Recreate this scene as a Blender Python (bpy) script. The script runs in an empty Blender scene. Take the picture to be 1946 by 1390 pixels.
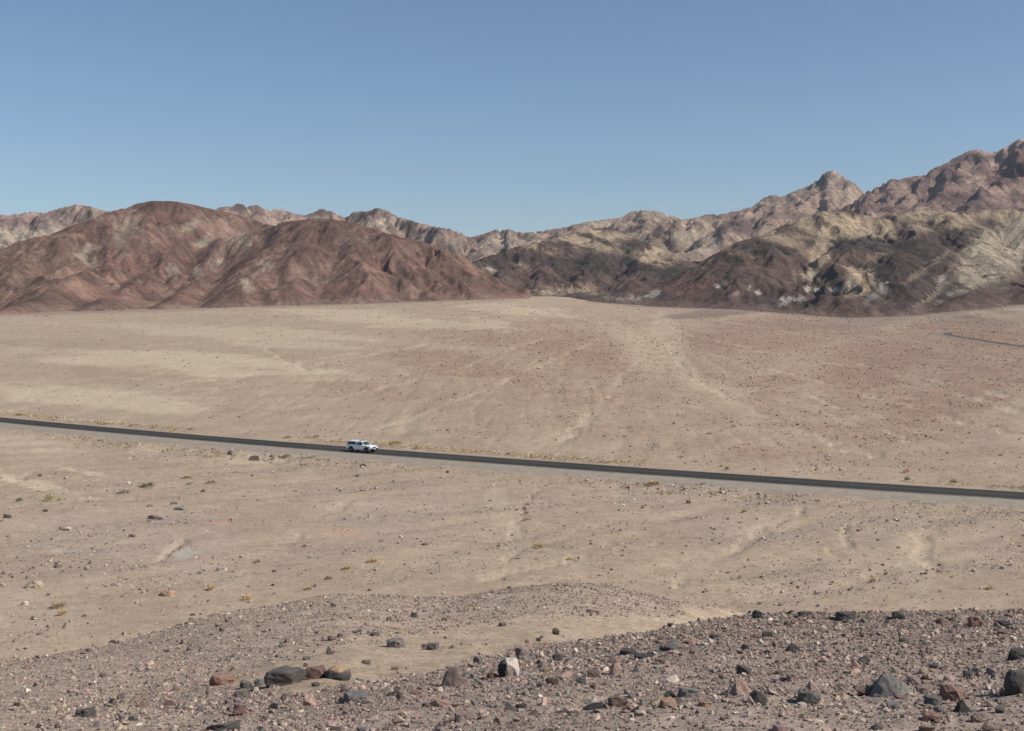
import bpy, bmesh, math, random
import numpy as np
from mathutils import Vector, Matrix

# ------------------------------------------------------------------ camera, sky, sun, exposure
F, CX, CY, W0, H0 = 2349.0, 973.0, 695.0, 1946, 1390      # focal length and centre, in pixels of the photograph
PITCH = math.atan(74.0 / F)                                # camera looks a little below the horizon
CAMZ = 20.0                                                # eye height above the road
SUN_EL, SUN_AZ = math.radians(41), math.radians(-17)        # azimuth measured from +X (right) towards +Y (away)
SUN_STRENGTH, SKY_STRENGTH, EXPOSURE = 5.0, 0.1, 0.0

S = bpy.context.scene
COL = S.collection
cam = bpy.data.cameras.new('camera')
cam.sensor_width = 36.0
cam.lens = 36.0 * F / W0
cam.clip_start, cam.clip_end = 0.1, 60000
camo = bpy.data.objects.new('camera', cam)
COL.objects.link(camo)
camo.location = (0, 0, CAMZ)
camo.rotation_euler = (math.pi / 2 - PITCH, 0, 0)
S.camera = camo

world = bpy.data.worlds.new('World')
S.world = world
world.use_nodes = True
wn = world.node_tree
wn.nodes.clear()
sky = wn.nodes.new('ShaderNodeTexSky')
sky.sky_type = 'NISHITA'
sky.sun_disc = False
sky.sun_elevation = SUN_EL
sky.sun_rotation = math.pi / 2 - SUN_AZ
sky.altitude = 300
sky.air_density, sky.dust_density, sky.ozone_density = 1.0, 0.35, 2.6
bg = wn.nodes.new('ShaderNodeBackground')
bg.inputs['Strength'].default_value = SKY_STRENGTH
wo = wn.nodes.new('ShaderNodeOutputWorld')
tint = wn.nodes.new('ShaderNodeMix')
tint.data_type, tint.blend_type = 'RGBA', 'MULTIPLY'
tint.inputs[0].default_value = 1.0
tint.inputs[7].default_value = (0.945, 0.965, 1.0, 1)
wn.links.new(sky.outputs[0], tint.inputs[6])
wn.links.new(tint.outputs[2], bg.inputs[0])
wn.links.new(bg.outputs[0], wo.inputs[0])

sun = bpy.data.lights.new('sun', 'SUN')
sun.energy = SUN_STRENGTH
sun.angle = math.radians(0.53)
sun.color = (1.0, 0.945, 0.855)
suno = bpy.data.objects.new('sun', sun)
COL.objects.link(suno)
SUN_DIR = Vector((math.cos(SUN_EL) * math.cos(SUN_AZ), math.cos(SUN_EL) * math.sin(SUN_AZ), math.sin(SUN_EL)))
suno.rotation_euler = SUN_DIR.to_track_quat('Z', 'Y').to_euler()
suno.location = (200, 40, 200)

S.view_settings.view_transform = 'Standard'
S.view_settings.look = 'None'
S.view_settings.exposure = EXPOSURE
S.view_settings.gamma = 1.0
S.view_settings.use_curve_mapping = False
S.cycles.max_bounces = 5
S.cycles.diffuse_bounces = 3
S.cycles.volume_bounces = 0

HAZE = 0.00004
rng = np.random.default_rng(11)
random.seed(5)
CP, SP = math.cos(PITCH), math.sin(PITCH)

# ------------------------------------------------------------------ helpers
def srgb(r, g, b):
    f = lambda c: (c / 255 / 12.92) if c <= 10.3 else ((c / 255 + 0.055) / 1.055) ** 2.4
    return np.array([f(r), f(g), f(b)])

def ray(px, py):
    """sight line through a pixel of the photograph: (x per metre of y, z per metre of y)"""
    X = (np.asarray(px, float) - CX) / F
    Y = (CY - np.asarray(py, float)) / F
    dy = CP + Y * SP
    return X / dy, (-SP + Y * CP) / dy

def project(x, y, z):
    zz = z - CAMZ
    f = np.maximum(y * CP - zz * SP, 0.5)
    return CX + F * x / f, CY - F * (y * SP + zz * CP) / f

_RT = np.random.default_rng(77).random((512, 512))
_GC, _GS = np.cos(_RT * 2 * math.pi), np.sin(_RT * 2 * math.pi)
def _idx(ix, iy, seed):
    return ((ix.astype(np.int32) + seed * 57) & 511) * 512 + ((iy.astype(np.int32) + seed * 131) & 511)

def hash2(ix, iy, seed):
    return _RT.ravel()[_idx(ix, iy, seed)]

def perlin(x, y, seed=0):
    ix, iy = np.floor(x), np.floor(y)
    fx, fy = x - ix, y - iy
    ix = ix.astype(np.int32); iy = iy.astype(np.int32)
    u = fx * fx * fx * (fx * (fx * 6 - 15) + 10)
    v = fy * fy * fy * (fy * (fy * 6 - 15) + 10)
    def g(a, b):
        t = ((ix + a + seed * 57) & 511) * 512 + ((iy + b + seed * 131) & 511)
        return _GC.ravel()[t] * (fx - a) + _GS.ravel()[t] * (fy - b)
    a = g(0, 0); b = g(1, 0); c = g(0, 1); d = g(1, 1)
    return (a + (b - a) * u + (c - a) * v + (a - b - c + d) * u * v) * 1.5

def fbm(x, y, seed=0, octv=4, gain=0.5, lac=2.03):
    s, a, t = 0, 1.0, 0
    for o in range(octv):
        s = s + a * perlin(x, y, seed + o * 17)
        t += a; a *= gain; x = x * lac + 3.1; y = y * lac + 1.7
    return s / t

def ridged(x, y, seed=0, octv=4, gain=0.5):
    s, a, t = 0, 1.0, 0
    for o in range(octv):
        s = s + a * (1 - np.abs(perlin(x, y, seed + o * 31)) * 2)
        t += a; a *= gain; x = x * 2.07 + 1.3; y = y * 2.07 + 4.7
    return s / t

def sstep(a, b, x):
    t = np.clip((x - a) / (b - a), 0, 1)
    return t * t * (3 - 2 * t)

def blur(a, n, axis):
    """repeated box blur"""
    for _ in range(2):
        k = 2 * n + 1
        pad = [(0, 0)] * a.ndim
        pad[axis] = (n + 1, n)
        c = np.cumsum(np.pad(a, pad, mode='edge'), axis=axis)
        hi = np.take(c, range(k, c.shape[axis]), axis=axis)
        lo = np.take(c, range(0, c.shape[axis] - k), axis=axis)
        a = (hi - lo) / k
    return a

def inpoly(px, py, poly):
    inside = np.zeros(px.shape, bool)
    n = len(poly)
    for i in range(n):
        x0, y0 = poly[i]; x1, y1 = poly[(i + 1) % n]
        if y0 == y1:
            continue
        c = ((y0 > py) != (y1 > py)) & (px < (x1 - x0) * (py - y0) / (y1 - y0) + x0)
        inside ^= c
    return inside

def tag(o, label=None, cat=None, group=None, kind=None):
    if label: o['label'] = label
    if cat: o['category'] = cat
    if group: o['group'] = group
    if kind: o['kind'] = kind
    return o

def link(o, parent=None):
    COL.objects.link(o)
    if parent is not None:
        o.parent = parent
    return o

def grid_mesh(name, X, Y, Z, mat, smooth=True, attrs=None, kind='structure'):
    """a height field as one mesh; X, Y, Z are 2-D arrays"""
    ny, nx = X.shape
    me = bpy.data.meshes.new(name)
    co = np.stack([X, Y, Z], -1).reshape(-1, 3).astype(np.float32)
    i = np.arange(ny * nx).reshape(ny, nx)
    q = np.stack([i[:-1, :-1], i[:-1, 1:], i[1:, 1:], i[1:, :-1]], -1).reshape(-1, 4)
    me.vertices.add(len(co)); me.vertices.foreach_set('co', co.ravel())
    me.loops.add(q.size); me.loops.foreach_set('vertex_index', q.ravel().astype(np.int32))
    me.polygons.add(len(q))
    me.polygons.foreach_set('loop_start', np.arange(0, q.size, 4, dtype=np.int32))
    me.update(calc_edges=True)
    me.polygons.foreach_set('use_smooth', np.full(len(q), smooth))
    for k, v in (attrs or {}).items():
        v = np.asarray(v, np.float32)
        if v.ndim == 3:
            a = me.attributes.new(k, 'FLOAT_COLOR', 'POINT')
            a.data.foreach_set('color', np.concatenate([v, np.ones(v.shape[:2] + (1,), np.float32)], -1).ravel())
        else:
            a = me.attributes.new(k, 'FLOAT', 'POINT')
            a.data.foreach_set('value', v.ravel())
    me.materials.append(mat)
    o = link(bpy.data.objects.new(name, me))
    tag(o, kind=kind)
    return o

# ------------------------------------------------------------------ material helpers
class NT:
    def __init__(self, name, rough=0.95, spec=0.1):
        self.m = bpy.data.materials.new(name)
        self.m.use_nodes = True
        self.t = self.m.node_tree
        self.b = self.t.nodes['Principled BSDF']
        self.b.inputs['Roughness'].default_value = rough
        self.b.inputs['Specular IOR Level'].default_value = spec
    def n(self, typ, **kw):
        nd = self.t.nodes.new(typ)
        for k, v in kw.items():
            setattr(nd, k, v)
        return nd
    def l(self, a, b):
        self.t.links.new(a, b)
    def noise(self, scale, detail=3.0, rough=0.55, vec=None, stretch=None):
        nd = self.n('ShaderNodeTexNoise')
        nd.inputs['Scale'].default_value = scale
        nd.inputs['Detail'].default_value = detail
        nd.inputs['Roughness'].default_value = rough
        tc = vec or self.n('ShaderNodeTexCoord').outputs['Object']
        if stretch:
            mp = self.n('ShaderNodeMapping')
            mp.inputs['Scale'].default_value = stretch
            self.l(tc, mp.inputs['Vector']); tc = mp.outputs[0]
        self.l(tc, nd.inputs['Vector'])
        return nd.outputs['Fac']
    def ramp(self, fac, a, b, lo=0.0, hi=1.0):
        nd = self.n('ShaderNodeMapRange')
        nd.interpolation_type = 'SMOOTHSTEP'
        for i, v in zip((1, 2, 3, 4), (a, b, lo, hi)):
            nd.inputs[i].default_value = v
        self.l(fac, nd.inputs[0])
        return nd.outputs[0]
    def math(self, op, a, b=None):
        nd = self.n('ShaderNodeMath', operation=op)
        for i, v in enumerate((a, b)):
            if v is None: continue
            if isinstance(v, (int, float)): nd.inputs[i].default_value = v
            else: self.l(v, nd.inputs[i])
        return nd.outputs[0]
    def mix(self, fac, a, b, mode='MIX'):
        nd = self.n('ShaderNodeMix', data_type='RGBA', blend_type=mode)
        for i, v in ((0, fac), (6, a), (7, b)):
            if isinstance(v, (int, float)): nd.inputs[i].default_value = v
            elif isinstance(v, (tuple, list, np.ndarray)): nd.inputs[i].default_value = (*[float(c) for c in v[:3]], 1)
            else: self.l(v, nd.inputs[i])
        return nd.outputs[2]
    def scale(self, col, fac):
        """multiply a colour by a scalar socket"""
        nd = self.n('ShaderNodeVectorMath', operation='SCALE')
        self.l(col, nd.inputs[0]); self.l(fac, nd.inputs['Scale'])
        return nd.outputs[0]
    def attr(self, name, typ='GEOMETRY'):
        return self.n('ShaderNodeAttribute', attribute_name=name, attribute_type=typ)
    def bump(self, h, strength, dist):
        nd = self.n('ShaderNodeBump')
        nd.inputs['Strength'].default_value = strength
        nd.inputs['Distance'].default_value = dist
        self.l(h, nd.inputs['Height']); self.l(nd.outputs[0], self.b.inputs['Normal'])
    def base(self, c):
        if isinstance(c, (tuple, list, np.ndarray)):
            self.b.inputs['Base Color'].default_value = (*[float(v) for v in c[:3]], 1)
        else:
            self.l(c, self.b.inputs['Base Color'])
        return self

def plain(name, col, rough=0.5, spec=0.4, metal=0.0):
    m = NT(name, rough, spec)
    n = m.noise(6.0, 3)
    m.base(m.scale(m.mix(0.0, col, col), m.ramp(n, 0.3, 0.7, 0.92, 1.06)))
    m.b.inputs['Metallic'].default_value = metal
    return m.m

# ------------------------------------------------------------------ the ground: profile table
def zpix(d, y):
    return CAMZ + ray(CX, y)[1] * d

def road_y(x):
    """centre line of the road: distance as a function of x"""
    return np.polyval(ROADP, x)

_rp = []
for px, py in ((0, 797), (300, 824), (620, 851.5), (980, 874.5), (1240, 892), (1500, 912), (1720, 926), (1946, 939)):
    u, t = ray(px, py)
    d = -(CAMZ + 0.0) / t * 0.985
    _rp.append((u * d, d))
_rp = np.array(_rp)
ROADP = np.polyfit(_rp[:, 0], _rp[:, 1], 2)
RXMIN, RXMAX = -420.0, 190.0

PXC = [-900, 0, 220, 400, 640, 760, 860, 1050, 1180, 1285, 1400, 1500, 1946, 2700]
def Zy(d, y): return (d, float(zpix(d, y)))
def Zr(d, z): return (d, CAMZ + z)
NEAR = {   # features: bottom of frame, edge of the near spur, dip, near side of mound, crest of mound, foot on the floor
 -900: [Zr(8.5, -2.75), Zy(14, 1350), Zy(18, 1325), Zy(24, 1305), Zy(30, 1290), Zr(62, -20)],
 0:    [Zr(8.5, -2.78), Zy(14, 1345), Zy(18, 1318), Zy(24, 1283), Zy(30, 1250), Zr(60, -20)],
 220:  [Zr(8.5, -2.78), Zy(13, 1350), Zy(17, 1317), Zy(23, 1272), Zy(31, 1214), Zr(62, -20)],
 400:  [Zr(8.5, -2.78), Zy(12.5, 1345), Zy(16, 1313), Zy(23, 1252), Zy(34, 1160), Zr(68, -20)],
 640:  [Zr(8.5, -2.78), Zy(12.5, 1318), Zy(15, 1298), Zy(24, 1222), Zy(38, 1121), Zr(78, -20)],
 760:  [Zr(8.5, -2.76), Zy(13, 1292), Zr(16, -4.7), Zy(25, 1222), Zy(40, 1126), Zr(80, -20)],
 860:  [Zr(8.5, -2.74), Zy(14.5, 1268), Zr(18, -5.1), Zy(30, 1198), Zy(42, 1132), Zr(82, -20)],
 1050: [Zr(8.5, -2.7), Zy(17, 1225), Zr(22, -6.0), Zy(34, 1178), Zy(46, 1099), Zr(86, -20)],
 1180: [Zr(8.5, -2.68), Zy(18.5, 1202), Zr(24, -7.0), Zy(37, 1175), Zy(47, 1106), Zr(86, -20)],
 1285: [Zr(8.5, -2.66), Zy(20, 1184), Zr(26, -7.7), Zy(39, 1172), Zy(48, 1140), Zr(84, -20)],
 1400: [Zr(8.5, -2.65), Zy(21, 1162), Zr(28, -8.2), Zr(40, -10.4), Zy(50, 1149), Zr(82, -20)],
 1500: [Zr(8.5, -2.65), Zy(22, 1156), Zr(29, -8.8), Zr(41, -12.2), Zr(52, -13.2), Zr(78, -20)],
 1946: [Zr(8.5, -2.62), Zy(22, 1151), Zr(29, -9), Zr(41, -12.6), Zr(52, -14.6), Zr(74, -20)],
 2700: [Zr(8.5, -2.6), Zy(22, 1148), Zr(29, -9), Zr(41, -12.6), Zr(52, -14.6), Zr(74, -20)]}
# foot of the hills: distance and picture height of the line where the fan meets them
BASE = {-900: (760, 612), 0: (900, 597), 170: (930, 593), 340: (960, 587.5), 510: (985, 581), 660: (1000, 577.5), 810: (1030, 572),
        960: (1080, 567), 1000: (1150, 565), 1030: (1420, 559), 1060: (1520, 557), 1090: (1400, 562), 1110: (1200, 573), 1200: (1130, 581), 1290: (1090, 585), 1390: (1050, 587), 1460: (1030, 593),
        1530: (1010, 599), 1610: (990, 605), 1690: (990, 602), 1760: (990, 598), 1850: (990, 589), 1946: (990, 580), 2700: (1000, 560)}
_bk = sorted(BASE)
def base_d(px): return np.interp(px, _bk, [BASE[k][0] for k in _bk])
def base_z(px): return np.interp(px, _bk, [zpix(*BASE[k]) for k in _bk])

TPX = np.arange(-900, 2701, 12.5)
TD = np.concatenate([[-20, -5, 1], np.exp(np.linspace(math.log(3), math.log(1700), 640))])
TL = np.log(np.maximum(TD + 30, 1))
_feat = np.array([[NEAR[p][k] for k in range(6)] for p in PXC])        # column, feature, (d, z)
_ft = np.stack([[np.interp(TPX, PXC, _feat[:, k, j]) for j in (0, 1)] for k in range(6)])   # 6,2,N
TAB = np.zeros((len(TD), len(TPX)))
for i, px in enumerate(TPX):
    u = ray(px, 621)[0]
    # distance at which this sight line crosses the road
    xs = np.linspace(RXMIN, RXMAX, 1200); ys = road_y(xs)
    k = np.argmin(np.abs(xs - u * ys)); dr = ys[k]
    if abs(xs[k] - u * ys[k]) > 3: dr = 150 if px > CX else 330
    bd, bz = base_d(px), base_z(px)
    d = [-20, 0, *_ft[:, 0, i], max(dr - 60, 100), dr, dr + (bd - dr) * 0.3, dr + (bd - dr) * 0.65, bd, bd + 300, 1800]
    zr = -0.33
    z = [CAMZ - 1.3, CAMZ - 1.72, *_ft[:, 1, i], zr - 0.1, zr, zr + (bz - zr) * 0.27, zr + (bz - zr) * 0.62, bz, bz + 8, bz + 20]
    TAB[:, i] = np.interp(TD, d, z)
TAB = blur(blur(TAB, 6, 0), 2, 1)

def ground_base(x, y):
    yy = np.maximum(y, 8.0)
    px = CX + F * CP * x / yy
    fi = np.clip((px - TPX[0]) / 12.5, 0, len(TPX) - 1.001)
    fj = np.interp(np.log(np.maximum(y + 30, 1)), TL, np.arange(len(TD)))
    fj = np.clip(fj, 0, len(TD) - 1.001)
    i = fi.astype(int); j = fj.astype(int); a = fi - i; b = fj - j
    return (TAB[j, i] * (1 - a) * (1 - b) + TAB[j, i + 1] * a * (1 - b) + TAB[j + 1, i] * (1 - a) * b + TAB[j + 1, i + 1] * a * b)

_rs = np.linspace(RXMIN, RXMAX, 300)
_ry = road_y(_rs)
def road_dist(x, y):
    """signed distance to the road centre, positive beyond it"""
    sl = np.polyval(np.polyder(ROADP), np.clip(x, RXMIN, RXMAX))
    return (y - road_y(np.clip(x, RXMIN, RXMAX))) / np.sqrt(1 + sl * sl)

def road_z(x):
    return ground_base(x, road_y(x))

# the second stretch of road, far off at the right, coming in and doubling back round a bend
FARPX = [(2300, 706), (2100, 682), (1946, 660.5), (1900, 653.5), (1860, 647), (1830, 642), (1808, 638.5), (1799, 636.2), (1799, 634.4), (1806, 633.2), (1822, 632.0), (1850, 631.3), (1900, 631.0)]

APEX = np.array([ray(1055, 563)[0] * 1300, 1300.0])

def hit_base(px, py):
    u, t = ray(px, py)
    d = np.exp(np.linspace(math.log(55), math.log(1500), 1800))
    below = (CAMZ + t * d) < ground_base(u * d, d)
    k = int(np.argmax(below)) if below.any() else len(d) - 1
    return float(u * d[k]), float(d[k])
# each wash: its course in the picture, half width and depth in metres
WASHES = [([(1035, 918), (1012, 950), (978, 972), (968, 1000), (978, 1035), (960, 1075)], 1.0, .3), ([(1300, 935), (1240, 975), (1100, 1008), (1000, 1047), (880, 1088)], 1.6, .4),
          ([(1800, 960), (1770, 1010), (1745, 1060), (1735, 1110)], 2.2, .25), ([(1320, 1012), (1100, 1062), (960, 1092), (820, 1125)], 1.5, .35),
          ([(430, 1010), (330, 1042), (200, 1085), (100, 1130), (0, 1162), (-60, 1190)], 1.5, .5), ([(330, 935), (150, 948), (0, 958)], .9, .4), ([(430, 900), (330, 925), (240, 952), (80, 990)], 1.4, .4), ([(1560, 950), (1440, 1000), (1330, 1080), (1240, 1140)], 1.6, .35),
          ([(700, 940), (600, 990), (500, 1050), (440, 1120)], 1.6, .3), ([(880, 910), (800, 960), (740, 1010)], 1.4, .3), ([(1650, 950), (1600, 1010), (1600, 1090)], 1.3, .3), ([(160, 870), (60, 900), (-40, 940)], 2.5, .5), ([(250, 880), (120, 925), (-20, 965)], 1.8, .4),
          ([(505, 662), (545, 685), (575, 698), (600, 712)], 2.5, 1.2), ([(985, 575), (800, 612), (560, 640), (250, 660), (-100, 676)], 5, .9), ([(700, 668), (430, 712), (220, 752), (-60, 790)], 5, .7), ([(900, 640), (620, 690), (300, 740), (0, 768), (-100, 775)], 4, .7),
          ([(950, 590), (640, 618), (300, 634), (-60, 640)], 5, .8), ([(1000, 572), (700, 590), (300, 606), (0, 613)], 6, .8),
          ([(1250, 610), (1320, 640), (1450, 668), (1700, 705), (1990, 770)], 4, .8), ([(1330, 605), (1500, 632), (1750, 660), (1990, 695)], 4, .8), ([(1290, 640), (1330, 668), (1600, 735), (1990, 845)], 3, .7), ([(1270, 650), (1310, 720), (1480, 800), (1700, 880)], 2.5, .6),
          ([(1260, 640), (1180, 720), (1120, 800), (1050, 850)], 2.5, .5), ([(1150, 640), (1020, 700), (860, 770), (700, 825)], 2.5, .5), ([(1050, 640), (880, 700), (640, 760), (420, 805)], 3, .5), ([(1400, 690), (1560, 760), (1750, 850)], 2, .5), ([(1600, 680), (1800, 740), (1990, 800)], 3, .6)]
_wl = []
for _p, _w, _d in WASHES:
    _far = _p[0][1] < 800
    _w, _d = (_w * .55, _d * .5) if _far else (_w * .45, _d * .62)
    _q = np.array([hit_base(*v) for v in _p])
    _t = np.concatenate([[0], np.cumsum(np.hypot(*np.diff(_q, axis=0).T))])
    _tt = np.linspace(0, _t[-1], max(4, int(_t[-1] / 6)))
    _q = blur(np.stack([np.interp(_tt, _t, _q[:, k]) for k in (0, 1)], -1), 2, 0)
    _wl.append((_q, _w, _d))
def washes(x, y):
    """depth below the surrounding ground, and how far inside a wash a point is"""
    shape = x.shape
    fx, fy = x.ravel(), y.ravel()
    dep = np.zeros(fx.shape); ins = np.zeros(fx.shape)
    jx = fx + fbm(fx * .11, fy * .11, 91, 3) * 3; jy = fy + fbm(fx * .11 + 4, fy * .11, 93, 3) * 3
    brk = sstep(-.25, .3, fbm(fx * .045, fy * .045, 95, 3))
    for q, w, d in _wl:
        m = w * 4 + 5
        sel = np.nonzero((fx > q[:, 0].min() - m) & (fx < q[:, 0].max() + m) & (fy > q[:, 1].min() - m) & (fy < q[:, 1].max() + m))[0]
        if not len(sel): continue
        X, Y = jx[sel], jy[sel]; best = np.full(len(sel), 1e9)
        for a, b in zip(q[:-1], q[1:]):
            dx, dy = b - a
            near = np.nonzero((X > min(a[0], b[0]) - m) & (X < max(a[0], b[0]) + m) & (Y > min(a[1], b[1]) - m) & (Y < max(a[1], b[1]) + m))[0]
            if not len(near): continue
            t = np.clip(((X[near] - a[0]) * dx + (Y[near] - a[1]) * dy) / (dx * dx + dy * dy + 1e-9), 0, 1)
            best[near] = np.minimum(best[near], np.hypot(X[near] - a[0] - t * dx, Y[near] - a[1] - t * dy))
        k = (1 - sstep(w * .5, w * 1.1, best)) * (.25 + .75 * brk[sel])
        dep[sel] = np.maximum(dep[sel], k * d - (sstep(w * 2.2, w * 1.4, best) - k).clip(0) * d * .25); ins[sel] = np.maximum(ins[sel], k)
    return dep.reshape(shape), ins.reshape(shape)

def ground_parts(x, y):
    zb = ground_base(x, y)
    px, py = project(x, y, zb)
    rd = road_dist(x, y)
    flat = sstep(3.5, 11, np.abs(rd))
    near = 1 - sstep(55, 85, y)
    fan = sstep(60, 120, y)
    n = fbm(x * 0.5, y * 0.5, 3, 4) * 0.10 * near + fbm(x * 2.3, y * 2.3, 5, 3) * 0.03 * near
    # washes: shallow channels that run down the fan, away from its apex
    ang = np.arctan2(x - APEX[0], APEX[1] - y); dist = np.hypot(x - APEX[0], y - APEX[1])
    wob = fbm(x * 0.006, y * 0.006, 9, 3) * 0.014
    ch = ridged((ang + wob) * 40, dist * 0.006, 21, 5)
    ch2 = ridged((ang + wob * 0.8) * 150, dist * 0.012, 23, 4)
    far = sstep(5, 25, rd)
    n = n + far * (-(sstep(0.45, 1.0, ch)) * 0.22 - sstep(0.45, 1.0, ch2) * (0.14 + .22 * sstep(.3, .8, np.abs(ang))) + fbm(x * 0.16, y * 0.16, 13, 5) * 0.22 + 0.10)
    # floor between the mound and the road: gentle rills running down to the left and a cut bank by the road
    fl = sstep(55, 80, y) * (1 - sstep(-8, -4, rd))
    rx = x * 0.76 + y * 0.65; ry_ = -x * 0.65 + y * 0.76
    wv = fbm(x * 0.05, y * 0.05, 33, 3) * 2.5
    n = n + fl * (fbm(rx * 0.03, (ry_ + wv) * 0.16, 31, 4) * 0.22 - sstep(.55, .95, ridged(rx * 0.012, (ry_ + wv) * 0.07, 35, 3)) * 0.2 + fbm(x * 0.35, y * 0.35, 37, 3) * 0.10)
    bank_w = sstep(-95, -70, x) * (1 - sstep(-30, -10, x)) + 0.75 * sstep(5, 14, x) * (1 - sstep(26, 40, x))
    edge = -11.0 + fbm(x * 0.3, y * 0.3, 41, 4) * 3.0
    n = n + bank_w * (sstep(edge - 1.2, edge + 0.6, rd) - 1) * (0.45 + 0.35 * fbm(x * .15, y * .15, 43, 2)) * sstep(-40, -13, rd)
    wd, wi = washes(np.asarray(x, float), np.asarray(y, float))
    away = sstep(7, 14, np.abs(rd))
    n = n - wd * away
    return zb, n, px, py, rd, ch, ch2, ang, wi * away

def ground(x, y):
    x = np.asarray(x, float); y = np.asarray(y, float)
    zb, n, *_ = ground_parts(x, y)
    return zb + n

def hit(px, py, dmin=4.0, dmax=1500.0):
    """first point of the ground on the sight line through a pixel"""
    u, t = ray(px, py)
    d = np.exp(np.linspace(math.log(dmin), math.log(dmax), 2600))
    below = (CAMZ + t * d) < ground(u * d, d)
    k = int(np.argmax(below)) if below.any() else len(d) - 1
    dd = np.linspace(d[max(k - 1, 0)], d[k], 24)
    b2 = (CAMZ + t * dd) < ground(u * dd, dd)
    k2 = int(np.argmax(b2)) if b2.any() else 23
    return float(u * dd[k2]), float(dd[k2])

# ------------------------------------------------------------------ colours
SAND = np.array([0.400, 0.304, 0.219])
PALE = np.array([0.52, 0.42, 0.295])
TAN = np.array([0.374, 0.281, 0.205])
REDST = np.array([0.310, 0.195, 0.138])
GRAVEL = np.array([0.315, 0.245, 0.198])
def lerp(a, b, w): return a + (b - a) * w[..., None]

def blobs(col, px, py, lst, seed, warp=1.0):
    """patches of differently coloured rock or soil: centre, radii, tilt, colour, strength"""
    shape = px.shape
    col = col.reshape(-1, 3).copy(); fx, fy = px.ravel(), py.ravel()
    for k, (bx, by, rx, ry, rot, c, s) in enumerate(lst):
        R = max(rx, ry) * 2.0
        sel = np.nonzero((np.abs(fx - bx) < R) & (np.abs(fy - by) < R))[0]
        if not len(sel): continue
        x, y = fx[sel], fy[sel]
        wx = fbm(x / rx * 1.1, y / ry * 1.1, seed + k * 7, 4) * 0.9 * warp
        wy = fbm(x / rx * 1.1 + 9, y / ry * 1.1 + 5, seed + k * 7 + 3, 4) * 0.9 * warp
        cr, sr = math.cos(math.radians(rot)), math.sin(math.radians(rot))
        dx, dy = x - bx, y - by
        a = (dx * cr + dy * sr) / rx + wx; b = (-dx * sr + dy * cr) / ry + wy
        w = (1 - sstep(0.55, 1.15, np.sqrt(a * a + b * b))) * s
        col[sel] = lerp(col[sel], np.asarray(c), w)
    return col.reshape(shape + (3,))

MOUND_POLY = [(-2000, 1246), (0, 1248), (120, 1236), (220, 1212), (400, 1158), (640, 1119), (760, 1124), (860, 1130), (950, 1110), (1050, 1096), (1150, 1099), (1285, 1138), (1500, 1150), (1500, 1152),
              (1290, 1148), (1288, 1172), (1180, 1166), (1100, 1172), (1000, 1176), (900, 1186), (820, 1202), (740, 1215), (690, 1218), (600, 1232), (520, 1262), (480, 1280), (400, 1298), (360, 1308), (250, 1318),
              (215, 1325), (230, 1340), (330, 1345), (380, 1362), (330, 1390), (300, 1700), (-2000, 1700)]
SPUR_POLY = [(215, 1328), (250, 1335), (300, 1318), (370, 1306), (470, 1312), (560, 1318), (640, 1312), (700, 1296), (760, 1288), (830, 1282), (900, 1258), (960, 1240), (1000, 1231), (1100, 1212), (1180, 1200), (1250, 1189), (1330, 1170),
             (1400, 1159), (1500, 1153), (1700, 1148), (2600, 1145), (4000, 1400), (4000, 1800), (260, 1800), (300, 1390), (385, 1368), (330, 1348), (240, 1344)]

def soften(mask_fn, px, py, r=13):
    m = 0
    for dx, dy in ((0, 0), (1, 0), (-1, 0), (0, 1), (0, -1), (.7, .7), (-.7, .7), (.7, -.7), (-.7, -.7)):
        m = m + mask_fn(px + dx * r, py + dy * r * 0.6)
    return m / 9.0

def gravel_mask(x, y, px, py):
    shape = np.shape(x)
    x, y, px, py = (np.asarray(v, float).ravel() for v in (x, y, px, py))
    mo = np.zeros(x.shape); sp = np.zeros(x.shape)
    k = np.nonzero(y < 62)[0]
    if len(k):
        x, y, px, py = x[k], y[k], px[k], py[k]
        wx = px + fbm(x * 0.6, y * 0.6, 51, 4) * 46; wy = py + fbm(x * 0.6 + 7, y * 0.6, 53, 4) * 17
        mo[k] = soften(lambda a, b: inpoly(a, b, MOUND_POLY).astype(float), wx, wy) * (1 - sstep(48, 60, y))
        sp[k] = soften(lambda a, b: inpoly(a, b, SPUR_POLY).astype(float), wx, wy) * (1 - sstep(26, 34, y))
    return np.clip(mo, 0, 1).reshape(shape), np.clip(sp, 0, 1).reshape(shape)

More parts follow.
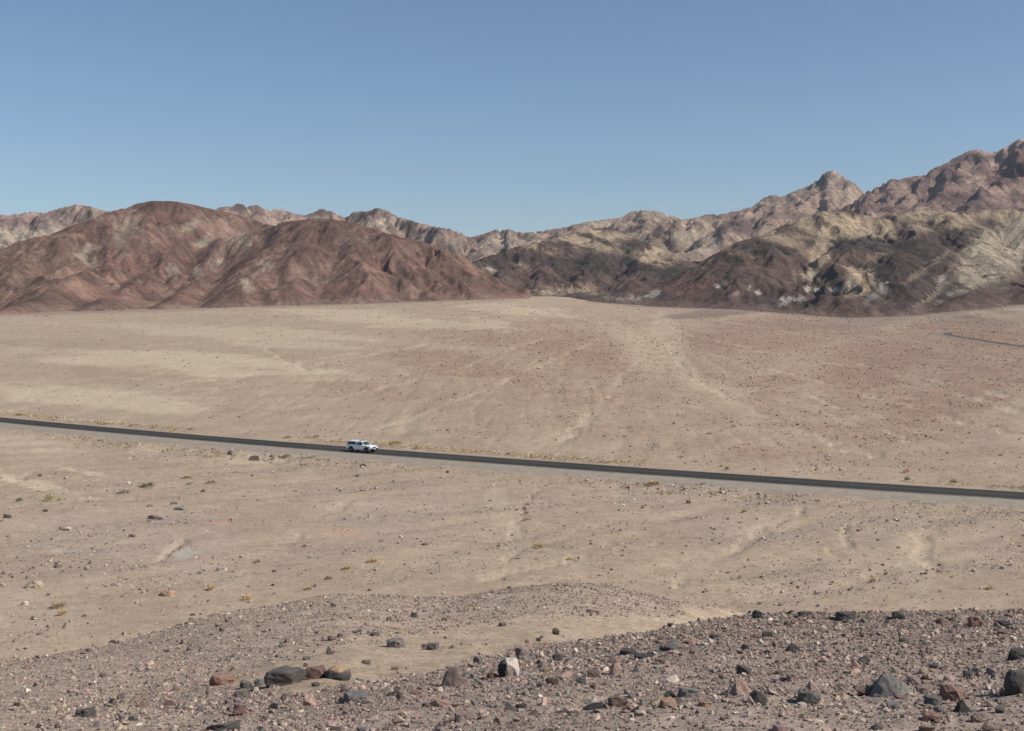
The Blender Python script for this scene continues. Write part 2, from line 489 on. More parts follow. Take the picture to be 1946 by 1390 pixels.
FAN_BLOBS = [
 (1260, 690, 420, 90, -4, REDST, .30), (1720, 740, 330, 110, -12, REDST, .34), (1000, 760, 330, 60, 4, REDST, .16), (1500, 850, 420, 40, 0, REDST, .16),
 (1000, 645, 190, 40, 4, REDST, .55), (1420, 640, 260, 36, -8, REDST, .6), (1690, 690, 260, 60, -14, REDST, .65), (1850, 740, 200, 50, -16, REDST, .5),
 (880, 700, 190, 28, 10, REDST, .55), (700, 740, 110, 14, 6, REDST, .35), (1150, 690, 150, 30, 12, REDST, .35), (1480, 725, 90, 12, -5, REDST, .6), (1450, 860, 90, 12, 5, REDST, .45),
 (1420, 800, 160, 14, 6, REDST, .25), (1770, 790, 120, 18, -10, REDST, .5), (1240, 660, 60, 90, -65, PALE, .5), (1350, 735, 90, 22, 20, PALE, .4),
 (300, 690, 330, 26, 3, PALE, .75), (180, 755, 240, 22, 4, PALE, .8), (520, 640, 330, 18, 4, PALE, .55), (760, 610, 220, 14, 5, PALE, .7), (560, 700, 150, 12, 8, PALE, .7),
 (990, 590, 120, 12, 5, PALE, .6), (930, 615, 60, 12, 10, PALE, .6), (240, 706, 120, 14, 2, REDST * 1.05, .4), (120, 655, 200, 9, 2, TAN * .85, .5), (700, 655, 160, 5, 4, TAN * .85, .4),
 (1400, 590, 170, 10, -6, (.2, .148, .12), .8), (1600, 612, 240, 14, -4, (.25, .18, .145), .7), (1850, 610, 120, 12, 6, (.25, .19, .15), .5), (1890, 590, 60, 5, 8, (.14, .105, .09), .5), (1840, 603, 40, 4, 6, (.14, .105, .09), .5),
 (40, 915, 130, 10, 12, PALE * 1.02, .8), (150, 895, 60, 5, 10, PALE * 1.04, .8), (60, 845, 90, 22, 5, PALE * .95, .5), (350, 848, 120, 14, -4, PALE * .9, .5), (480, 870, 110, 14, -4, PALE * .92, .5),
 (350, 1052, 26, 10, -20, (.40, .43, .36), .75), (110, 1043, 50, 5, 10, (.43, .40, .35), .6), (420, 994, 30, 5, 0, (.52, .30, .20), .7), (650, 1011, 50, 6, 5, (.46, .29, .2), .55), (415, 1015, 20, 4, 0, (.45, .28, .2), .5),
 (960, 980, 24, 60, -30, PALE * .95, .5), (1000, 1040, 140, 12, 14, PALE * .88, .45), (1740, 1050, 40, 80, -20, PALE * .92, .45), (1240, 930, 100, 12, -6, PALE * .9, .4),
 (700, 980, 130, 40, 20, GRAVEL * 1.25, .35), (830, 960, 60, 40, 30, GRAVEL * 1.25, .35), (1640, 1020, 70, 40, 0, GRAVEL * 1.25, .35), (1400, 1010, 150, 20, 12, GRAVEL * 1.25, .3), (1300, 960, 100, 10, 15, GRAVEL * 1.2, .3),
 (1000, 1000, 90, 6, 40, GRAVEL * 1.1, .35), (250, 1020, 260, 60, 8, GRAVEL * 1.35, .35), (1880, 1010, 30, 60, -15, GRAVEL * 1.2, .35), (110, 1150, 120, 26, 10, GRAVEL * 1.3, .35),
]

def ground_colour(x, y):
    zb, n, px, py, rd, ch, ch2, ang, wi = ground_parts(x, y)
    big = fbm(x * 0.01, y * 0.01, 61, 4); mid = fbm(x * 0.09, y * 0.09, 63, 4)
    col = np.broadcast_to(TAN, x.shape + (3,)).copy()
    col = lerp(col, SAND, sstep(-0.4, 0.5, mid))
    fan = sstep(4, 16, rd)
    col = blobs(col, px, py, FAN_BLOBS, 100)
    # reddish cobble bars between the washes, pale sand in them
    bars = sstep(0.1, -0.25, ch) * fan * sstep(500, 1100, px) * (0.35 + 0.65 * sstep(-0.1, 0.3, big))
    col = lerp(col, REDST, np.clip(bars * 0.45 + fan * sstep(500, 1000, px) * (.02 + .16 * sstep(-.1, .4, fbm(x * .03, y * .03, 69, 5))), 0, 1))
    lat = sstep(.25, .7, np.abs(ang))
    col = lerp(col, PALE, fan * sstep(0.45, 0.9, ch) * (.12 + .4 * lat))
    col = lerp(col, PALE * 0.93, fan * sstep(0.5, 0.95, ch2) * (.1 + .3 * lat))
    col = lerp(col, TAN * 0.82, fan * sstep(0.1, -0.4, ch2) * (.1 + .25 * lat))
    col = lerp(col, PALE * .97, wi * np.where(rd > 0, .42, .16))
    # gravelly and sandy bands of the valley floor
    gb = sstep(-.1, .5, fbm((x * .76 + y * .65) * .03, (-x * .65 + y * .76) * .10, 71, 4)) * (1 - fan) * sstep(58, 80, y)
    col = lerp(col, GRAVEL * 1.02, gb * .45)
    # dark scree spread over the last metres of the fan
    ap = sstep(70, 5, base_d(px) - y + fbm(x * .03, y * .03, 87, 4) * 60) * fan
    col = lerp(col, np.where(px[..., None] < 1010, np.array([.25, .165, .125]), np.array([.22, .165, .138])), ap * .6 * (1 - np.exp(-((px - 1055) / 70.0) ** 2)))
    # the near slope
    mo, sp = gravel_mask(x, y, px, py)
    near = 1 - sstep(48, 62, y)
    col = lerp(col, SAND * 1.0, near * 0.9)
    col = lerp(col, GRAVEL * .7 + SAND * .36, mo * (.7 + .3 * sstep(-.3, .3, fbm(x * .8, y * .8, 57, 3))))
    col = lerp(col, GRAVEL, sp)
    col = col * (1 + 0.10 * mid + 0.08 * fbm(x * 0.7, y * 0.7, 67, 3))[..., None]
    return zb + n, np.clip(col, 0.02, 0.8), rd, np.clip(mo + sp, 0, 1)

# ------------------------------------------------------------------ the ground mesh
def build_ground():
    m = NT('desert_soil', 1.0, 0.05)
    col = m.attr('Col').outputs['Color']
    rd = m.attr('road_dist').outputs['Fac']
    gv = m.attr('gravel').outputs['Fac']
    # grey gravel shoulder along the road
    wob = m.math('MULTIPLY', m.math('SUBTRACT', m.noise(0.12, 4, 0.65), 0.5), 6.0)
    rdw = m.math('ADD', rd, wob)
    sh_near = m.math('MULTIPLY', m.ramp(rdw, -9.6, -7.6), m.ramp(rd, 3.9, 4.6, 1.0, 0.0))
    streak = m.noise(0.5, 4, 0.6)
    shc = m.mix(m.ramp(streak, .3, .7), (0.29, 0.245, 0.20), (0.35, 0.29, 0.228))
    col = m.mix(m.math('MULTIPLY', sh_near, 0.85), col, shc)
    # fine speckle at several sizes, so that some of it shows at every distance
    f1 = m.ramp(m.noise(0.7, 7, 0.8), .28, .72, .84, 1.15)
    f2 = m.ramp(m.noise(5.0, 5, 0.8), .3, .7, .74, 1.24)
    f3 = m.ramp(m.noise(24, 4, 0.7), .3, .7, .8, 1.18)
    c = m.scale(m.scale(m.scale(col, f1), f2), f3)
    m.base(c)
    h = m.math('ADD', m.math('MULTIPLY', m.noise(9, 6, 0.7), 0.5), m.math('MULTIPLY', m.noise(55, 3, 0.6), 0.12))
    m.bump(h, 0.55, 0.12)
    u = np.concatenate([np.linspace(-1.15, -.47, 44, endpoint=False), np.linspace(-.47, .47, 610, endpoint=False), np.linspace(.47, 1.15, 45)])
    d = np.concatenate([np.linspace(-18, 3, 24, endpoint=False), np.exp(np.linspace(math.log(3), math.log(1500), 640)), np.exp(np.linspace(math.log(1600), math.log(30000), 16))])
    U, D = np.meshgrid(u, d)
    X = U * (D + 20 * (D < 1500) * np.exp(-np.maximum(D, 0) / 60)); Y = D
    X = np.where(D < 0, U * 20, X)
    yc = np.minimum(Y, 1600)
    xc = X * np.minimum(1, 1600 / np.maximum(Y, 1))
    Z, C, RD, G = ground_colour(xc, yc)
    return grid_mesh('ground', X, Y, Z, m.m, attrs={'Col': C, 'road_dist': RD, 'gravel': G})

build_ground()

# ------------------------------------------------------------------ roads
def strip(name, xs, lo, hi, dz, mat, nw=2, parent=None, zfun=None):
    """a sheet along the road between two offsets from its centre line"""
    p = np.polyder(ROADP)
    sl = np.polyval(p, xs); ln = np.sqrt(1 + sl * sl)
    off = np.linspace(lo, hi, nw)
    X = xs[None] + off[:, None] * (-sl / ln)[None]
    Y = road_y(xs)[None] + off[:, None] * (1 / ln)[None]
    zc = (road_z(xs) + 0.34)[None]
    Z = zc + dz - np.abs(off)[:, None] * 0.015
    return grid_mesh(name, X, Y, Z + 0 * X, mat, attrs={'across': off[:, None] + 0 * X}), (X, Y, Z)

RXS = np.linspace(RXMIN, RXMAX, 260)

am = NT('asphalt', 0.9, 0.2)
_a1 = am.noise(1.1, 5, 0.7); _a2 = am.noise(40, 3)
_ac = am.math('ABSOLUTE', am.attr('across').outputs['Fac'])
_lane = am.math('PINGPONG', am.math('SUBTRACT', _ac, 0.95), 0.9)
_edge = am.math('MULTIPLY', am.ramp(am.math('ADD', _ac, am.math('MULTIPLY', am.noise(.35, 5, .7), 1.3)), 3.7, 4.5), .75)
am.base(am.mix(_edge, am.scale(am.scale(am.scale(am.mix(am.ramp(am.noise(0.05, 3), .35, .65), (0.033, 0.031, 0.030), (0.042, 0.039, 0.037)), am.ramp(_a1, .3, .7, .85, 1.15)), am.ramp(_a2, .3, .7, .85, 1.15)), am.ramp(_lane, 0, .9, 1.16, .9)), (.26, .21, .16)))
am.bump(_a2, 0.3, 0.01)
RW = 3.75
road_ob, _ = strip('road', RXS, -RW, RW, 0.0, am.m, 17)
# embankment sides that carry the road down into the soil
em = NT('road_edge_gravel', 1.0, 0.05)
em.base(em.scale(em.mix(em.ramp(em.noise(0.6, 5, .7), .3, .7), (0.29, 0.245, 0.198), (0.36, 0.30, 0.235)), em.ramp(em.noise(9, 4, .7), .3, .7, .75, 1.2)))
for sgn in (-1, 1):
    p = np.polyder(ROADP); sl = np.polyval(p, RXS); ln = np.sqrt(1 + sl * sl)
    off = sgn * np.array([RW, RW + 0.3, RW + 2.2, RW + 3.6]); drop = np.array([-0.02, -0.06, -0.2, -0.62])
    X = RXS[None] + off[:, None] * (-sl / ln)[None]; Y = road_y(RXS)[None] + off[:, None] * (1 / ln)[None]
    Z = (road_z(RXS) + 0.34)[None] + drop[:, None] - RW * 0.015 + 0 * X
    if sgn < 0: X, Y, Z = X[::-1], Y[::-1], Z[::-1]
    grid_mesh('road_shoulder', X, Y, Z, em.m)
ym = plain('road_paint_yellow', (0.19, 0.14, 0.06), 0.8, 0.1)
wm = plain('road_paint_white', (0.45, 0.37, 0.20), 0.8, 0.1)
strip('road_marking', RXS, -0.16, -0.05, 0.006, ym)
strip('road_marking', RXS, 0.05, 0.16, 0.006, ym)
strip('road_marking', RXS, -RW + 0.18, -RW + 0.30, 0.006, wm)
strip('road_marking', RXS, RW - 0.30, RW - 0.18, 0.006, wm)

def far_road():
    old = NT('old_asphalt', 0.9, 0.1)
    old.base(old.scale(old.mix(old.ramp(old.noise(.05, 3), .35, .65), (.105, .088, .072), (.135, .113, .092)), old.ramp(old.noise(1.5, 4), .3, .7, .85, 1.15)))
    pts = []
    for px, py in FARPX:
        x, y = hit(px, py, 200)
        pts.append((x, y))
    pts = np.array(pts)
    t = np.concatenate([[0], np.cumsum(np.hypot(*np.diff(pts, axis=0).T))])
    tt = np.linspace(0, t[-1], 160)
    P = np.stack([np.interp(tt, t, pts[:, k]) for k in (0, 1)], -1)
    P = blur(P, 3, 0)
    T = np.gradient(P, axis=0); T /= np.linalg.norm(T, axis=1)[:, None] + 1e-9
    N = np.stack([-T[:, 1], T[:, 0]], -1)
    zc = blur(ground(P[:, 0], P[:, 1])[:, None], 4, 0)[:, 0] + 0.22
    def sheet(name, offs, dz, mat):
        offs = np.array(offs)
        X = P[None, :, 0] + offs[:, None] * N[None, :, 0]; Y = P[None, :, 1] + offs[:, None] * N[None, :, 1]
        Z = zc[None] + np.array(dz)[:, None] + 0 * X
        grid_mesh(name, X[::-1], Y[::-1], Z[::-1], mat)
    sheet('road', [2.1, 0, -2.1], [0, 0.03, 0], old.m)
    sheet('road_shoulder', [4.3, 2.1], [-.6, -.02], em.m)
    sheet('road_shoulder', [-2.1, -4.3], [-.02, -.6], em.m)
far_road()

# ------------------------------------------------------------------ hills and mountains
def P3(px, py, d):
    u, t = ray(px, py)
    return (float(u * d), float(d), float(CAMZ + t * d))

def ridge_field(X, Y, ridges, k=6.0):
    """soft maximum of ridge lines; each: (list of (px, py, d), slope of its flanks, roundness of its crest)"""
    acc = None
    for pts, s, r in ridges:
        p = np.array([P3(*q) for q in pts])
        best = np.full(X.shape, -1e9)
        for a, b in zip(p[:-1], p[1:]):
            dx, dy = b[0] - a[0], b[1] - a[1]
            t = np.clip(((X - a[0]) * dx + (Y - a[1]) * dy) / (dx * dx + dy * dy + 1e-9), 0, 1)
            dd = np.hypot(X - a[0] - t * dx, Y - a[1] - t * dy)
            best = np.maximum(best, a[2] + t * (b[2] - a[2]) - s * (np.sqrt(dd * dd + r * r) - r))
        if acc is None: acc = best
        else:
            hgap = np.clip(0.5 + 0.5 * (best - acc) / k, 0, 1)
            acc = acc + (best - acc) * hgap + k * hgap * (1 - hgap)
    return acc

def gullies(H, dx, x0, y0, wave, amp, octv=4, seed=0, gain=0.55, rounded=0.35):
    """branching erosion gullies: stripes that follow the fall line, each octave bent by the one before"""
    ny, nx = H.shape
    gx0 = (np.arange(nx) * dx + x0)[None] + np.zeros((ny, 1)); gy0 = (np.arange(ny) * dx + y0)[:, None] + np.zeros((1, nx))
    total = np.zeros_like(H)
    Hs = blur(blur(H, max(1, int(wave / dx / 6)), 0), max(1, int(wave / dx / 6)), 1)
    for o in range(octv):
        gy, gx = np.gradient(Hs, dx)
        sl = np.hypot(gx, gy) + 1e-6
        sx, sy = -gy / sl, gx / sl
        mask = np.clip(sl / 0.45, 0, 1.15) ** 0.8
        cx, cy = gx0 / wave, gy0 / wave
        ix, iy = np.floor(cx), np.floor(cy)
        C = np.zeros_like(H); Sn = np.zeros_like(H)
        for i in (-1, 0, 1):
            for j in (-1, 0, 1):
                qx, qy = ix + i, iy + j
                vx = cx - (qx + 0.2 + 0.6 * hash2(qx, qy, seed + o)); vy = cy - (qy + 0.2 + 0.6 * hash2(qx, qy, seed + o + 77))
                w = np.exp(-(vx * vx + vy * vy) * 2.4)
                ph = (vx * sx + vy * sy) * 2 * math.pi * 0.9
                C += w * np.cos(ph); Sn += w * np.sin(ph)
        mag = np.sqrt(C * C + Sn * Sn) + 0.15
        g = C / mag
        g = 1 - 2 * np.sqrt(np.clip((1 - g) / 2, 0, 1) + rounded * rounded * 0.1) if o < 3 else g   # sharp valley? crest-biased profile
        add = amp * g * mask
        total += add
        Hs = Hs + add
        wave *= 0.5; amp *= gain
    return total

def fall_lines(H, dx, seed, steps=16, step=1.0, grain=1.6):
    """streaks of scree: noise smeared along the fall line"""
    ny, nx = H.shape
    Hs = blur(blur(H, 2, 0), 2, 1)
    gy, gx = np.gradient(Hs, dx); l = np.hypot(gx, gy) + 1e-6
    gx, gy = gx / l, gy / l
    N = np.random.default_rng(seed).standard_normal((ny, nx))
    J, I = np.meshgrid(np.arange(nx, dtype=float), np.arange(ny, dtype=float))
    tot = N.copy()
    for sgn in (1, -1):
        a, b = J.copy(), I.copy()
        for _ in range(steps):
            i = np.clip(np.rint(b), 0, ny - 1).astype(int); j = np.clip(np.rint(a), 0, nx - 1).astype(int)
            a += sgn * gx[i, j] * step; b += sgn * gy[i, j] * step
            tot += N[np.clip(np.rint(b), 0, ny - 1).astype(int), np.clip(np.rint(a), 0, nx - 1).astype(int)]
    tot = tot / math.sqrt(2 * steps + 1)
    return tot

def fit_silhouette(X, Y, Z, zb, targ, win=3):
    """raise or lower the mass so that its skyline runs where it should"""
    tx, ty = np.array(targ).T
    for it in range(4):
        px, py = project(X, Y, Z)
        bins = np.arange(tx[0] - 40, tx[-1] + 40, 3.0)
        idx = np.clip(((px - bins[0]) / 3).astype(int), 0, len(bins) - 1)
        top = np.full(len(bins), 1e9); np.minimum.at(top, idx.ravel(), py.ravel())
        ok = top < 1e8
        k = np.ones(len(bins))
        # heights of skyline against the local base line, in tangents
        tt = ray(CX, np.interp(bins, tx, ty))[1]; tc = ray(CX, np.where(ok, top, 600))[1]
        # base seen at the distance of that skyline
        best = np.full(len(bins), 0.0)
        order = np.argsort(-py.ravel())
        best[idx.ravel()[order]] = (zb.ravel()[order] - CAMZ) / Y.ravel()[order]
        k = np.where(ok, np.clip((tt - best) / np.maximum(tc - best, 1e-3), 0.6, 1.6), 1)
        k = blur(k[:, None], win, 0)[:, 0]
        kk = np.interp(px, bins, k)
        Z = np.where(Z > zb, zb + (Z - zb) * kk, Z)
    px, py = project(X, Y, Z)
    lim = np.interp(px, tx, ty) - 0.6
    over = lim - py
    return np.where(over > 0, Z - over * 0.8 * Y / F, Z)

def hill_material(name, fine, bump=0.9):
    m = NT(name, 1.0, 0.04)
    col = m.attr('Col').outputs['Color']
    a = m.ramp(m.noise(fine, 7, 0.78), .3, .7, .80, 1.2)
    b = m.ramp(m.noise(fine * 5, 5, 0.75), .32, .68, .72, 1.28)
    h = m.ramp(m.noise(fine * 0.35, 5, 0.65), .35, .65, 0, 1)
    c = m.scale(m.scale(col, a), b)
    c = m.mix(m.math('MULTIPLY', h, 0.12), c, (0.30, 0.21, 0.16))
    m.base(c)
    m.bump(m.math('ADD', m.noise(fine * 3, 8, 0.75), m.math('MULTIPLY', m.noise(fine * 0.8, 6, .65), 2.0)), bump, 0.55 / fine)
    return m.m

def make_hill(name, x0, x1, y0, y1, dx, ridges, sil, wave, amp, colour, mat, octv=4, seed=0, k=6.0, foot=None, warp=14, crag=0.0, base=None, gain=0.55, win=3, main=1.3, outcrop=2.0, og=24.0):
    nx, ny = int((x1 - x0) / dx) + 1, int((y1 - y0) / dx) + 1
    X, Y = np.meshgrid(np.arange(nx) * dx + x0, np.arange(ny) * dx + y0)
    wx = X + fbm(X / 90, Y / 90, seed + 1, 4) * warp; wy = Y + fbm(X / 90 + 5, Y / 90, seed + 2, 4) * warp
    ridges = [(p, s * (main if len(p) > 5 else 1.0), r) for p, s, r in ridges]
    H = ridge_field(wx, wy, ridges, k)
    px0 = CX + F * CP * X / np.maximum(Y, 1)
    zb = ground_base(X, np.minimum(Y, 1600)) if base is None else base(X, Y)
    H = H + fbm(X / (wave * 1.3), Y / (wave * 1.3), seed + 3, 4) * amp * 0.8
    if foot is not None:
        front = Y - base_d(px0) - fbm(X / 45, Y / 45, seed + 5, 4) * 18
        front = front * foot * (0.4 + 0.6 * sstep(0, 70, front))
        cap = zb + front
        kk = 7.0
        hg = np.clip(0.5 + 0.5 * (cap - H) / kk, 0, 1)
        H = cap + (H - cap) * hg - kk * hg * (1 - hg)
    G = gullies(H, dx, x0, y0, wave, amp, octv, seed + 10, gain)
    rug = 0.42 + 0.85 * sstep(-0.2, 0.4, fbm(X / (wave * 2.2) + 3, Y / (wave * 2.2), seed + 21, 3))
    rel = np.clip((H - zb) / 14.0, 0, 1)
    Z = H + G * rel * rug
    # outcrops: broken rock standing out of the smoother slopes
    oc = sstep(0.14, 0.4, fbm(X / (og * 1.8), Y / (og * 1.8), seed + 31, 4)) * rel
    rr = ridged(X / og * 1.3, Y / og * 1.3, seed + 33, 5, 0.62)
    Z = Z + oc * (rr - 0.25) * outcrop
    if crag:
        cr = ridged(X / 55 + .37, Y / 55 + .61, seed + 40, 5, 0.6)
        hi = sstep(0.45, 0.9, (H - zb) / np.maximum(np.max(H - zb), 1))
        Z = Z + (cr - 0.3) * crag * (0.35 + hi) * np.clip((H - zb) / 60, 0, 1)
    st = fall_lines(Z, dx, seed + 50)
    Z = Z + st * 0.06 * dx * rel
    if sil is not None:
        Z = fit_silhouette(X, Y, Z, zb, sil, win)
    Z = np.where(Z < zb - 3, zb - 3 - 0.02 * (zb - Z), Z)
    gy, gx = np.gradient(Z, dx)
    slope = np.hypot(gx, gy)
    n = max(2, int(wave / dx / 8))
    curv = Z - blur(blur(Z, n, 0), n, 1)
    px, py = project(X, Y, Z)
    dist = Y / 1200.0
    C = colour(X, Y, Z, zb, px + st * 1.3 / dist, py + st * 2.8 / dist, slope, curv, oc * sstep(.2, .7, rr), st)
    if foot is not None:   # scree and sand creep up the lowest slopes
        C = lerp(C, np.array([.235, .165, .128]), (1 - sstep(0.5, 7.0, Z - zb + fbm(X / 16, Y / 16, seed + 61, 4) * 5)) * .6)
    C = C * (1 + np.clip(0.17 * st, -.45, .55))[..., None]
    grid_mesh(name, X, Y, Z, mat, attrs={'Col': np.clip(C, 0.015, 0.8)})

# the rust-brown pair of hills on the left
BROWN = np.array([0.158, 0.092, 0.073]); DARKB = np.array([0.092, 0.062, 0.053]); RUST = np.array([0.212, 0.124, 0.095]); PINK = np.array([0.305, 0.208, 0.163])
PALEG = np.array([0.41, 0.36, 0.27]); OLIVE = np.array([0.20, 0.15, 0.10])
LEFT_BLOBS = [
 (240, 410, 70, 26, 15, RUST, .6), (110, 470, 60, 30, 10, (.165, .115, .082), .7), (40, 520, 90, 40, 20, OLIVE, .55), (130, 495, 40, 22, -50, (.25, .17, .11), .6), (160, 480, 22, 12, -55, PALEG, .75), (172, 498, 20, 8, 0, PALEG, .7),
 (300, 390, 80, 16, 0, DARKB, .75), (250, 430, 30, 22, 70, PALEG * .85, .6), (228, 455, 16, 36, -15, PALEG * .8, .55), (365, 425, 34, 9, -38, PALEG * .95, .85), (395, 400, 60, 14, -20, DARKB, .6), (385, 460, 20, 10, -35, PALEG, .9), (270, 452, 40, 16, 30, (.19, .12, .11), .5),
 (430, 440, 60, 30, 20, PINK, .75), (410, 500, 30, 16, -60, PINK, .7), (440, 450, 14, 40, -20, PINK * 1.15, .6), (420, 500, 10, 10, 0, PALEG, .7), (465, 460, 14, 22, -30, PALEG * .9, .6),
 (330, 510, 70, 20, 30, RUST, .7), (180, 555, 150, 18, 20, RUST * 1.1, .7), (100, 580, 120, 10, 8, RUST * 1.15, .7), (340, 560, 60, 12, 20, RUST * 1.1, .6), (210, 540, 30, 12, 25, PINK, .6), (140, 545, 30, 9, 10, PINK * .95, .6),
 (375, 520, 10, 16, -40, PALEG, .75), (330, 512, 12, 22, -35, PALEG * .85, .6), (470, 545, 12, 16, -25, PALEG, .85), (510, 508, 12, 12, 30, PALEG, .8), (495, 515, 14, 22, 30, PINK, .8), (522, 552, 22, 10, -20, PINK, .75), (405, 545, 30, 12, 20, PINK, .5),
 (60, 560, 110, 12, 22, DARKB, .7), (250, 585, 120, 8, 5, DARKB * 1.1, .7), (330, 572, 90, 10, 15, DARKB * 1.1, .6), (540, 470, 70, 36, 10, DARKB * 1.15, .6), (600, 430, 70, 12, 0, DARKB * 1.2, .6), (640, 490, 60, 30, -10, (.12, .075, .06), .6),
 (700, 430, 60, 14, -15, BROWN * 1.15, .7), (620, 530, 60, 40, 40, RUST * .85, .45), (760, 520, 12, 60, 20, DARKB, .75), (770, 490, 22, 14, -30, DARKB, .7), (700, 540, 40, 60, -25, RUST * .8, .55), (800, 480, 50, 12, -25, RUST * .9, .6), (890, 560, 90, 8, -10, (.125, .075, .065), .7), (840, 520, 30, 20, -40, RUST * .8, .4), (850, 495, 12, 10, 0, DARKB, .6), (640, 560, 40, 22, 60, BROWN * 1.1, .5)]
def left_colour(X, Y, Z, zb, px, py, slope, curv, oc, st):
    n1 = fbm(X / 60, Y / 60, 201, 5); n2 = fbm(X / 14, Y / 14, 203, 4)
    c = np.broadcast_to(BROWN, X.shape + (3,)).copy()
    c = lerp(c, DARKB * 1.3, sstep(0.05, 0.45, n1))
    c = lerp(c, PINK * .85, sstep(0.08, 0.4, fbm(X / 48 + 7, Y / 48, 209, 5)) * .6)
    c = lerp(c, RUST, sstep(0.05, 0.5, -n1) * 0.8)
    c = blobs(c, px, py, [b[:6] + (b[6] * .72,) for b in LEFT_BLOBS], 300, 0.85)
    # cut gully sides show paler rock, the crests a dark desert varnish
    c = lerp(c, PINK, sstep(0.8, 1.15, slope) * sstep(-0.2, 0.3, n2) * 0.35)
    c = lerp(c, PALEG * .9, sstep(0.25, 0.5, fbm(X / 26, Y / 26, 207, 4)) * sstep(0.5, 2.0, -curv) * 0.55)
    c = lerp(c, RUST * 1.1, sstep(0.1, 0.8, st * .5) * 0.25)
    c = lerp(c, DARKB * .9, oc * 0.8)
    # streaks of scree down the fall line
    return c * (1 + 0.16 * n2)[..., None]

LEFT_SIL = [(-300, 540), (-150, 505), (0, 476), (20, 465), (58, 452), (92, 447), (136, 428), (170, 418), (203, 403), (237, 396), (258, 387.5), (278, 383), (298, 382), (332, 383), (366, 389), (407, 399), (441, 406), (475, 416),
            (502, 426), (519, 429), (543, 421), (594, 415), (640, 418), (681, 426), (725, 441), (765, 451.6), (810, 462), (850, 479), (884, 491), (918, 516), (962, 538), (1013, 555), (1030, 560)]
LEFT_RIDGES = [
 ([(-500, 560, 1050), (-200, 520, 1110), (0, 476, 1160), (92, 447, 1210), (203, 403, 1280), (298, 382, 1340), (366, 389, 1360), (441, 406, 1370), (502, 426, 1370), (560, 470, 1400)], .60, 40),
 ([(300, 388, 1330), (262, 450, 1240), (222, 488, 1170), (150, 520, 1080), (70, 562, 985), (-30, 596, 900)], .62, 14),
 ([(92, 447, 1210), (30, 510, 1110), (-60, 560, 1020)], .55, 16),
 ([(380, 394, 1350), (345, 450, 1270), (300, 505, 1170), (235, 545, 1070), (150, 588, 960)], .60, 12),
 ([(470, 432, 1350), (430, 450, 1280), (400, 500, 1180), (362, 548, 1070), (300, 586, 975)], .64, 10),
 ([(200, 404, 1280), (180, 460, 1210), (130, 505, 1130), (60, 540, 1060)], .6, 12),
 ([(520, 430, 1240), (594, 415, 1225), (660, 420, 1215), (725, 441, 1200), (810, 462, 1190), (884, 491, 1190), (962, 536, 1195), (1030, 562, 1200)], .58, 30),
 ([(560, 420, 1230), (520, 470, 1150), (482, 525, 1060), (430, 582, 975)], .66, 10),
 ([(600, 416, 1225), (590, 480, 1120), (560, 540, 1045), (540, 582, 985)], .6, 14),
 ([(670, 421, 1212), (680, 490, 1110), (690, 540, 1045), (700, 580, 1000)], .6, 22),
 ([(745, 446, 1195), (775, 500, 1120), (800, 545, 1070), (812, 574, 1030)], .6, 16),
 ([(840, 476, 1190), (880, 520, 1140), (905, 550, 1100), (925, 569, 1070)], .58, 14)]
make_hill('hill', -740, 110, 880, 1440, 1.5, LEFT_RIDGES, LEFT_SIL, 80, 5.8, left_colour, hill_material('brown_rock', 0.16, 0.6), seed=400, k=6, foot=0.55, octv=5, gain=0.46, outcrop=3.4, og=18)

